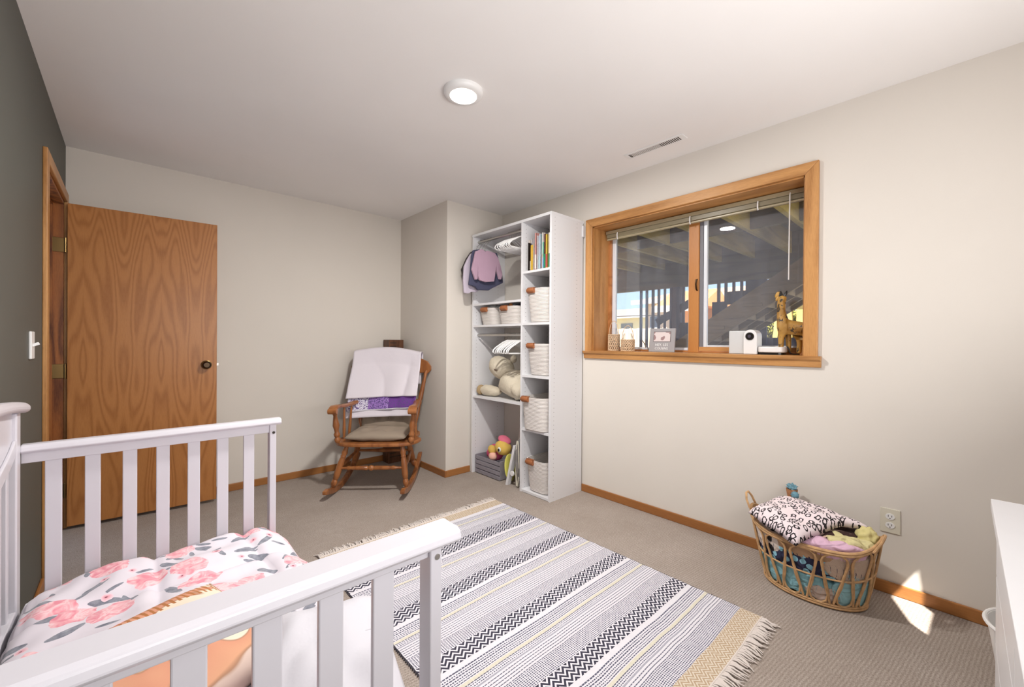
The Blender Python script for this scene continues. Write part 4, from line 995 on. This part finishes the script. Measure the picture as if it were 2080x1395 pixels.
def lump(name, label, cat, c, r, mat, rot=(0, 0, 0), nz=.02, seed=0, ns=3.2):
    m = MB().blob(c, [q*1.25 for q in r], rot=rot, nz=nz, ns=ns, seed=seed, nu=48, nv=28); out = []
    for p in m.v:      # soft things press against the inside of the basket wall
        k = max(.02, min(1, (p[2]-.012)/.28)); a = .140+.030*k**.8-.0095; b = .200+.062*k**.8-.0095; ox_, oy_ = 2.462-.010*k, .490+.007*k
        dx, dy = p[0]-ox_, p[1]-oy_; e = math.sqrt((dx/a)**2+(dy/b)**2)
        if e > 1: dx /= e; dy /= e
        out.append((ox_+dx, oy_+dy, max(p[2], .016)))
    m.v = out; return m.build(name, mat, None, label=label, cat=cat, angle=180)
def cloth(nm_, c, c2=None, sc=20):
    n = N(nm_); co = n.coord(); n.bump(n.noise(co, 16, 2, .5, .8), 1.0, .03)
    if c2:
        z_ = n.sep(co); mk, r_ = n.cells(n.comb(n.math('ADD', z_[1], z_[0]), z_[2], 0), sc, (1, 1, 0), .34, .30, .8, .3); return n.done(n.mix(mk, c, c2), .9)
    return n.done(c, .9)
lump('blanket', 'aqua fleece blanket bulging at the bottom front of the rattan basket', 'blanket', (2.42, .53, .082), (.120, .150, .065), cloth('aqua_fleece', '86b6bf'), nz=.03, seed=1)
lump('blanket', 'pale turquoise cloth at the right end of the rattan basket, low down', 'blanket', (2.44, .335, .100), (.105, .060, .082), cloth('turquoise_cloth', '98c6ce'), nz=.035, seed=7)
lump('blanket', 'navy cloth with light flowers across the middle of the basket', 'blanket', (2.42, .52, .178), (.138, .195, .045), cloth('navy_flower', '2b2c48', '8fc4d6', 24), nz=.02, seed=2)
lump('plush_toy', 'beige knobbly plush at the right middle of the rattan basket', 'plush toy', (2.40, .345, .198), (.100, .085, .055), plain('beige_plush', 'c2ab98', 1, bump=.8, bs=90, bd=.006), nz=.015, seed=3)
lump('plush_toy', 'tan plush snout pressed to the basket front below the rim', 'plush toy', (2.385, .50, .238), (.085, .12, .036), plain('tan_soft', 'b4906f', 1, bump=.4, bs=120), nz=.01, seed=5)
lump('plush_toy', 'cream and black plush at the left end of the rattan basket', 'plush toy', (2.405, .64, .228), (.085, .075, .055), cloth('cream_black', 'd8cbc0', '2a2224', 14), nz=.01, seed=6)
lump('blanket', 'light pink fleece spilling up along the near rim of the basket', 'blanket', (2.375, .42, .268), (.075, .12, .036), cloth('pink_fleece', 'ddb6cc'), nz=.02, seed=9)
lump('blanket', 'beige cloth at the very bottom right of the rattan basket front', 'blanket', (2.36, .43, .060), (.06, .055, .035), cloth('beige_cloth', 'cbb7aa'), nz=.02, seed=14)
lump('towel', 'dark brown dotted cloth tucked under the printed pillow', 'cloth', (2.47, .40, .285), (.105, .13, .036), cloth('brown_dot', '3c2521', 'c9a99a', 40), nz=.02, seed=12)
lump('blanket', 'pale yellow cloth twisted in the right of the basket', 'blanket', (2.405, .352, .302), (.042, .085, .020), cloth('yellow_cloth', 'd6cc98'), rot=(0, .1, .25), nz=.03, seed=4)
lump('plush_toy', 'small yellow plush face at the right rim of the basket', 'plush toy', (2.475, .290, .318), (.040, .034, .034), plain('yellow_soft', 'd4c98c', 1, bump=.5, bs=120), nz=.012, seed=4)
pw = thing('printed_pillow', 'blush pillow with black brush marks lying on the rattan basket', 'pillow', (2.47, .535, .37))
def pwf(sg):
    L_, F_, R_, B_ = Vector((2.33, .74, .330)), Vector((2.215, .505, .287)), Vector((2.50, .272, .350)), Vector((2.60, .665, .362))
    def fn(a, b):
        u, v = a*2-1, b*2-1; e = (max(0, 1-abs(u)**4)*max(0, 1-abs(v)**4))**.5
        p = L_*(1-a)*(1-b)+F_*a*(1-b)+B_*(1-a)*b+R_*a*b
        p += Vector((.045, .02, .018))*a**3*math.sin(PI*b)
        z = p.z+sg*.020*e+.034*e+.014*noise.noise(Vector((u*1.6, v*1.8, 2)))+.006*math.sin(v*7+u*2)*e
        return (p.x, p.y, z)
    return fn
m = MB(); m.grid(pwf(1), 30, 40); m.grid(pwf(-1), 30, 40); m.build('pillow_cover', M['brush'], pw, angle=180)
t = thing('toy_basket', 'tiny terracotta pot with blue felt flowers behind the printed pillow', 'ornament', (2.625, .70, .40))
m = MB(); m.lathe((2.63, .62, .362), (2.63, .62, .417), [(0, .018), (.8, .026), (1, .028)], 16); m.build('pot', plain('terracotta_weave', 'b07a52', .8, var=.3, vs=90), t)
m = MB(); m.blob((2.63, .62, .427), (.024, .024, .016), nz=.014, ns=6, seed=3); m.blob((2.605, .60, .395), (.018, .018, .018), nz=.006, ns=5, seed=4); m.build('felt_flowers', plain('blue_felt', '6d97a6', .9, var=.25, vs=60), t)

# ------------------------------------------------------------------ dresser and bin
dz, dx1, dx0, dyf, dyb = .72, 1.985, .62, -.062, -.52
t = thing('dresser', 'white low dresser cut by the right edge of the view', 'dresser', ((dx0+dx1)/2, (dyf+dyb)/2, 0))
B(dx0, dx1, dyb, dyf, dz-.030, dz).build('top', M['white'], t, smooth=False, bevel=.002)
m = MB(); m.box(dx0+.01, dx1-.012, dyb, dyf-.030, .06, dz-.030); m.build('carcass', M['white'], t, smooth=False)
m = MB(); m.box(dx0+.04, dx1-.04, dyb+.02, dyf-.05, 0, .06); m.build('plinth', M['white'], t, smooth=False)
dm = (dx0+dx1)/2
zs = [.07, .285, .49, .685]
for i in range(3):
    for a, b_ in ((dx0+.012, dm-.003), (dm+.003, dx1-.014)): B(a, b_, dyf-.030, dyf-.012, zs[i]+.003, zs[i+1]-.003).build('drawer_front', M['white'], t, smooth=False, bevel=.002)
BINX = 0
t = thing('waste_bin', 'white tapered bin between the dresser end and the window wall', 'bin', (2.17, -.11, 0))
m = MB(); cxb, cyb = 2.20, -.205
pr = [(0, .100), (.30, .118), (.80, .136), (.93, .142), (1, .150)]
m = MB(); rings = [[(cxb+r*math.cos(2*PI*i/40), cyb+r*math.sin(2*PI*i/40), .255*tt) for i in range(40)] for tt, r in pr]+[[(cxb+r*math.cos(2*PI*i/40), cyb+r*math.sin(2*PI*i/40), z) for i in range(40)] for z, r in ((.254, .141), (.01, .095))]
vs = [p for g in rings for p in g]; fs = [(a*40+i, a*40+(i+1) % 40, (a+1)*40+(i+1) % 40, (a+1)*40+i) for a in range(len(rings)-1) for i in range(40)]+[tuple(range(40))[::-1], tuple((len(rings)-1)*40+i for i in range(40))]
m.add(vs, fs); m.build('bin_body', M['plastic'], t)
m = MB(); m.tube([(cxb+.148*math.cos(2*PI*i/40), cyb+.148*math.sin(2*PI*i/40), .253) for i in range(40)], .006, 8, closed=True); m.build('bin_rim', M['plastic'], t)

# ------------------------------------------------------------------ outdoors beyond the window
GZ = .80
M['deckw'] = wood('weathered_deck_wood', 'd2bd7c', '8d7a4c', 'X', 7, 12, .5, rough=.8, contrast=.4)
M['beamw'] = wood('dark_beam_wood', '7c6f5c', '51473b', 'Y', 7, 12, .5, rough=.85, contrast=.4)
M['slatw'] = wood('grey_slat_wood', '6a6676', '4d4a58', 'Z', 7, 12, .5, rough=.85, contrast=.3)
M['stair'] = wood('stair_wood', 'a08b74', '6f6050', 'Y', 7, 12, .5, rough=.8, contrast=.3)
M['grass'] = plain('dry_lawn', 'b8ac7c', .95, var=.2, vs=3)
B(2.95, 60, -30, 60, GZ-.1, GZ).build('ground', M['grass'], smooth=False, kind='structure', label='pale dry lawn outside the window')
B(2.945, 3.15, -2, 5.5, 0, WZ0-.02).build('wall_foundation', plain('concrete', '8f8d88', .9, var=.1), smooth=False, kind='structure', label='concrete foundation ledge outside the window')
dk = thing('wooden_deck', 'raised wooden deck seen from below, joists running out from the house', 'deck', (4.2, 2, 0))
bx = 5.60
B(2.95, 3.0, -1.5, 5.5, 2.22, 2.52).build('ledger_board', M['deckw'], dk, smooth=False)
ys = [1.36+.385*i for i in range(-5, 10)]
for y in ys: B(3.0, bx, y-.02, y+.02, 2.25, 2.49).build('joist', M['deckw'], dk, smooth=False)
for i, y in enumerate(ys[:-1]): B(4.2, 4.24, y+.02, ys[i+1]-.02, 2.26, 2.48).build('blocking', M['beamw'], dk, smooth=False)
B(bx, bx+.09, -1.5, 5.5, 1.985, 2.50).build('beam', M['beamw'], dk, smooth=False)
x = 2.96
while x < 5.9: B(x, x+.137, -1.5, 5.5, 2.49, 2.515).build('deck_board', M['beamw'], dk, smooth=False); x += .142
B(bx-.01, bx+.11, 2.670, 2.765, GZ, 1.985).build('post', M['slatw'], dk, smooth=False)
sc = thing('slat_screen', 'dark upright slat screen below the deck beam', 'screen', (bx, 2.6, GZ))
for a, b_ in ((3.258, 3.29), (3.165, 3.195), (3.064, 3.098), (2.975, 3.005), (2.885, 2.911), (2.79, 2.819)): B(bx+.02, bx+.05, a, b_, GZ, 1.99).build('slat', M['slatw'], sc, smooth=False)
for a, b_ in ((2.61, 2.637), (2.517, 2.545), (2.40, 2.43), (2.30, 2.335)): B(bx+.02, bx+.05, a, b_, 1.2, 1.99).build('slat', M['slatw'], sc, smooth=False)
for a, b_ in ((2.141, 2.175), (2.054, 2.084), (1.96, 1.989), (1.868, 1.897), (1.60, 1.834)): B(bx+.02, bx+.05, a, b_, 1.2, 1.99).build('slat', M['slatw'], sc, smooth=False)
B(bx+.03, bx+.06, 2.24, 2.67, GZ, 1.485).build('solid_panel', M['slatw'], sc, smooth=False)
B(bx+.03, bx+.06, 2.06, 2.24, GZ, 1.743).build('solid_panel', M['slatw'], sc, smooth=False)
B(bx+.03, bx+.06, .95, 2.06, GZ+.9, 1.864).build('solid_panel', M['slatw'], sc, smooth=False)
MB().bar((bx+.04, 2.45, 1.80), (bx+.04, 3.02, 1.50), .03, .10, up=(0, 0, 1)).build('brace', M['slatw'], sc, smooth=False)
st = thing('outdoor_stairs', 'wooden stairs rising to the deck, seen from underneath', 'stairs', (4.7, 1.3, GZ))
y0_, z0_, sl = 2.35, .86, -.64   # underside of the stringers: z = z0 + sl*(y-y0)
def sz(y, x=4.4): return 1.205+(1.765-y)*.651
m = MB()
for xx in (4.35, 4.62, 4.89, 5.16):
    m = MB(); m.prism([(2.35, sz(2.35)), (.2, sz(.2)), (.2, sz(.2)+.24), (2.35, sz(2.35)+.24)], lambda y, z: (xx, y, z), lambda y, z: (xx+.04, y, z)); m.build('stringer', M['stair'], st, smooth=False)
for i in range(13):
    y = 2.25-i*.165; z = sz(y)+.13
    B(4.33, 5.22, y-.15, y+.02, z, z+.03).build('tread', M['stair'], st, smooth=False)
    B(4.36, 5.19, y-.02, y, z-.12, z).build('riser', M['stair'], st, smooth=False)
B(4.36, 5.9, .6, 2.05, GZ, GZ+.06).build('concrete_pad', plain('paving', '9a948c', .9), smooth=False, kind='structure', label='concrete pad under the stairs')
t = thing('planter_box', 'low dark timber edging box beyond the stairs', 'planter', (6.5, 1.5, GZ))
B(6.5, 6.56, .2, 2.1, GZ, 1.285).build('front_board', M['slatw'], t, smooth=False)
B(6.56, 7.0, .2, 2.1, GZ, 1.2).build('soil', plain('soil', '5a4a3a', .95), t, smooth=False)

def house(name, label, x, y0, y1, zw, zr, wallc, roofc, depth=6, windows=(), ridge=None):
    t = thing(name, label, 'house', (x, (y0+y1)/2, GZ))
    B(x, x+depth, y0, y1, GZ, zw).build('walls', plain(name+'_siding_'+wallc, wallc, .8), t, smooth=False)
    m = MB(); e = .35
    m.prism([(x-e, zw), (x+depth+e, zw), (x+depth/2, zr)], lambda a, z: (a, y0-e, z), lambda a, z: (a, y1+e, z)); m.build('roof', plain(name+'_shingle_'+roofc, roofc, .9, var=.15, vs=6), t, smooth=False)
    B(x-e-.06, x-e, y0-e, y1+e, zw-.12, zw+.03).build('gutter', plain('gutter_'+wallc, 'c9c4c4', .6), t, smooth=False)
    for (a, b_, c, d_) in windows: B(x-.03, x, a, b_, c, d_).build('window', plain('far_pane', '6f7884', .2), t, smooth=False)
    return t
house('neighbor_house', 'cream neighbour house at the far left under a brown roof', 17, 9.2, 13.5, 2.45, 3.05, 'e2d9c0', 'a8957a', windows=((10.3, 10.9, 1.6, 2.1),))
house('neighbor_house', 'tan neighbour house with overhanging roof behind the slats', 13, 4.9, 7.35, 2.62, 3.25, 'e6cdb4', 'b08f76', windows=((6.9, 7.2, 1.5, 2.1), (5.4, 5.7, 1.6, 2.2)))
house('neighbor_house', 'orange-toned house gable lit by sun behind the screen', 9.6, 4.25, 4.72, 2.05, 2.5, 'e0a070', 'cf8a58', 1.2)
t = thing('garden_pavilion', 'sunlit orange timber pavilion behind the giraffe', 'pavilion', (9, 1.9, GZ))
ow = plain('orange_cedar', 'd88a3c', .7, var=.1); yw = plain('yellow_lumber', 'd9c07a', .7, var=.08)
m = MB(); m.prism([(8.6, 2.22), (10.6, 2.22), (9.6, 2.62)], lambda a, z: (a, .2, z), lambda a, z: (a, 2.3, z)); m.build('roof', plain('pavilion_roof', 'e8a85a', .7), t, smooth=False)
B(8.75, 8.87, .3, 2.22, 2.08, 2.22).build('header_beam', ow, t, smooth=False)
B(8.9, 9.0, .3, 2.05, 1.76, 2.04).build('wall_panel', plain('white_panel', 'e9e4e2', .7), t, smooth=False)
for y in (2.16, 1.98, .6): B(8.8, 8.9, y-.05, y+.05, GZ, 2.08).build('post', yw, t, smooth=False)
B(8.82, 8.88, .6, 2.16, 1.52, 1.58).build('cross_rail', yw, t, smooth=False)
t = thing('swing_frame', 'pale yellow leaning post of a play frame left of the giraffe', 'play frame', (8.6, 2.3, GZ))
MB().bar((8.6, 2.36, GZ), (8.6, 2.245, 1.98), .06, .06, up=(0, 1, 0)).build('post', yw, t, smooth=False)
t = thing('board_fence', 'pale upright board fence across the neighbouring yards', 'fence', (12, 5, GZ))
fm = plain('fence_board', 'd6c4b4', .85, var=.12, vs=3)
y = 2.2; i = 0
while y < 10.5:
    B(12, 12.03, y, y+.13, GZ, 1.66+.02*(i % 2)).build('board', fm, t, smooth=False); y += .145; i += 1
B(12.03, 12.07, 2.2, 10.5, 1.45, 1.53).build('rail', fm, t, smooth=False)
for (zz) in (2.06,): cable('utility_wire', 'thin dark wire crossing in front of the far houses', [(11, 3, 1.95), (11, 6, 1.99), (11, 9.5, 2.06)], M['dark'], .012)
def tree(name, label, c, r, nl, mat, seed, trunk=True):
    rnd = random.Random(seed); t = thing(name, label, 'tree', (c[0], c[1], GZ))
    m = MB()
    for i in range(nl):
        while True:
            p = Vector((rnd.uniform(-1, 1), rnd.uniform(-1, 1), rnd.uniform(-1, 1)))
            if .45 < p.length < 1: break
        p = Vector((c[0]+p.x*r[0], c[1]+p.y*r[1], c[2]+p.z*r[2])); s_ = rnd.uniform(.03, .07)
        a = Vector((rnd.uniform(-1, 1), rnd.uniform(-1, 1), rnd.uniform(-1, 1))).normalized(); b_ = a.orthogonal().normalized(); 
        m.add([p-a*s_, p+b_*s_*.5, p+a*s_, p-b_*s_*.5], [(0, 1, 2, 3)])
    m.build('foliage', mat, t, smooth=False).__setitem__('kind', 'stuff')
    if trunk: MB().lathe((c[0], c[1], GZ), (c[0], c[1], c[2]), [(0, .10), (1, .05)], 8).build('trunk', M['beamw'], t)
lf = plain('olive_leaf', '8a8a3e', .8, var=.3, vs=4)
tree('garden_tree', 'yellow-green bushy tree under the stairs line, left of the giraffe', (11, 3.05, 1.75), (.7, .62, .72), 4200, lf, 3)
tree('garden_shrub', 'loose olive shrub low behind the projector', (10.4, 3.5, 1.25), (.5, .6, .42), 2200, plain('sage_leaf', '9a9555', .8, var=.3, vs=4), 5, False)
m = MB()
def hill(u, v):
    y = 2+u*60; x = 40+v*12; return (x, y, GZ+ (2.8+1.1*math.sin(u*5+.6)+.5*noise.noise(Vector((u*6, v*3, 0))))*math.sin(PI*min(1, v+.02)*.55))
m.grid(hill, 40, 8); m.build('hills', plain('dry_hills', 'a89a86', .95, var=.12, vs=.4), None, kind='structure', label='low dry hills on the horizon')
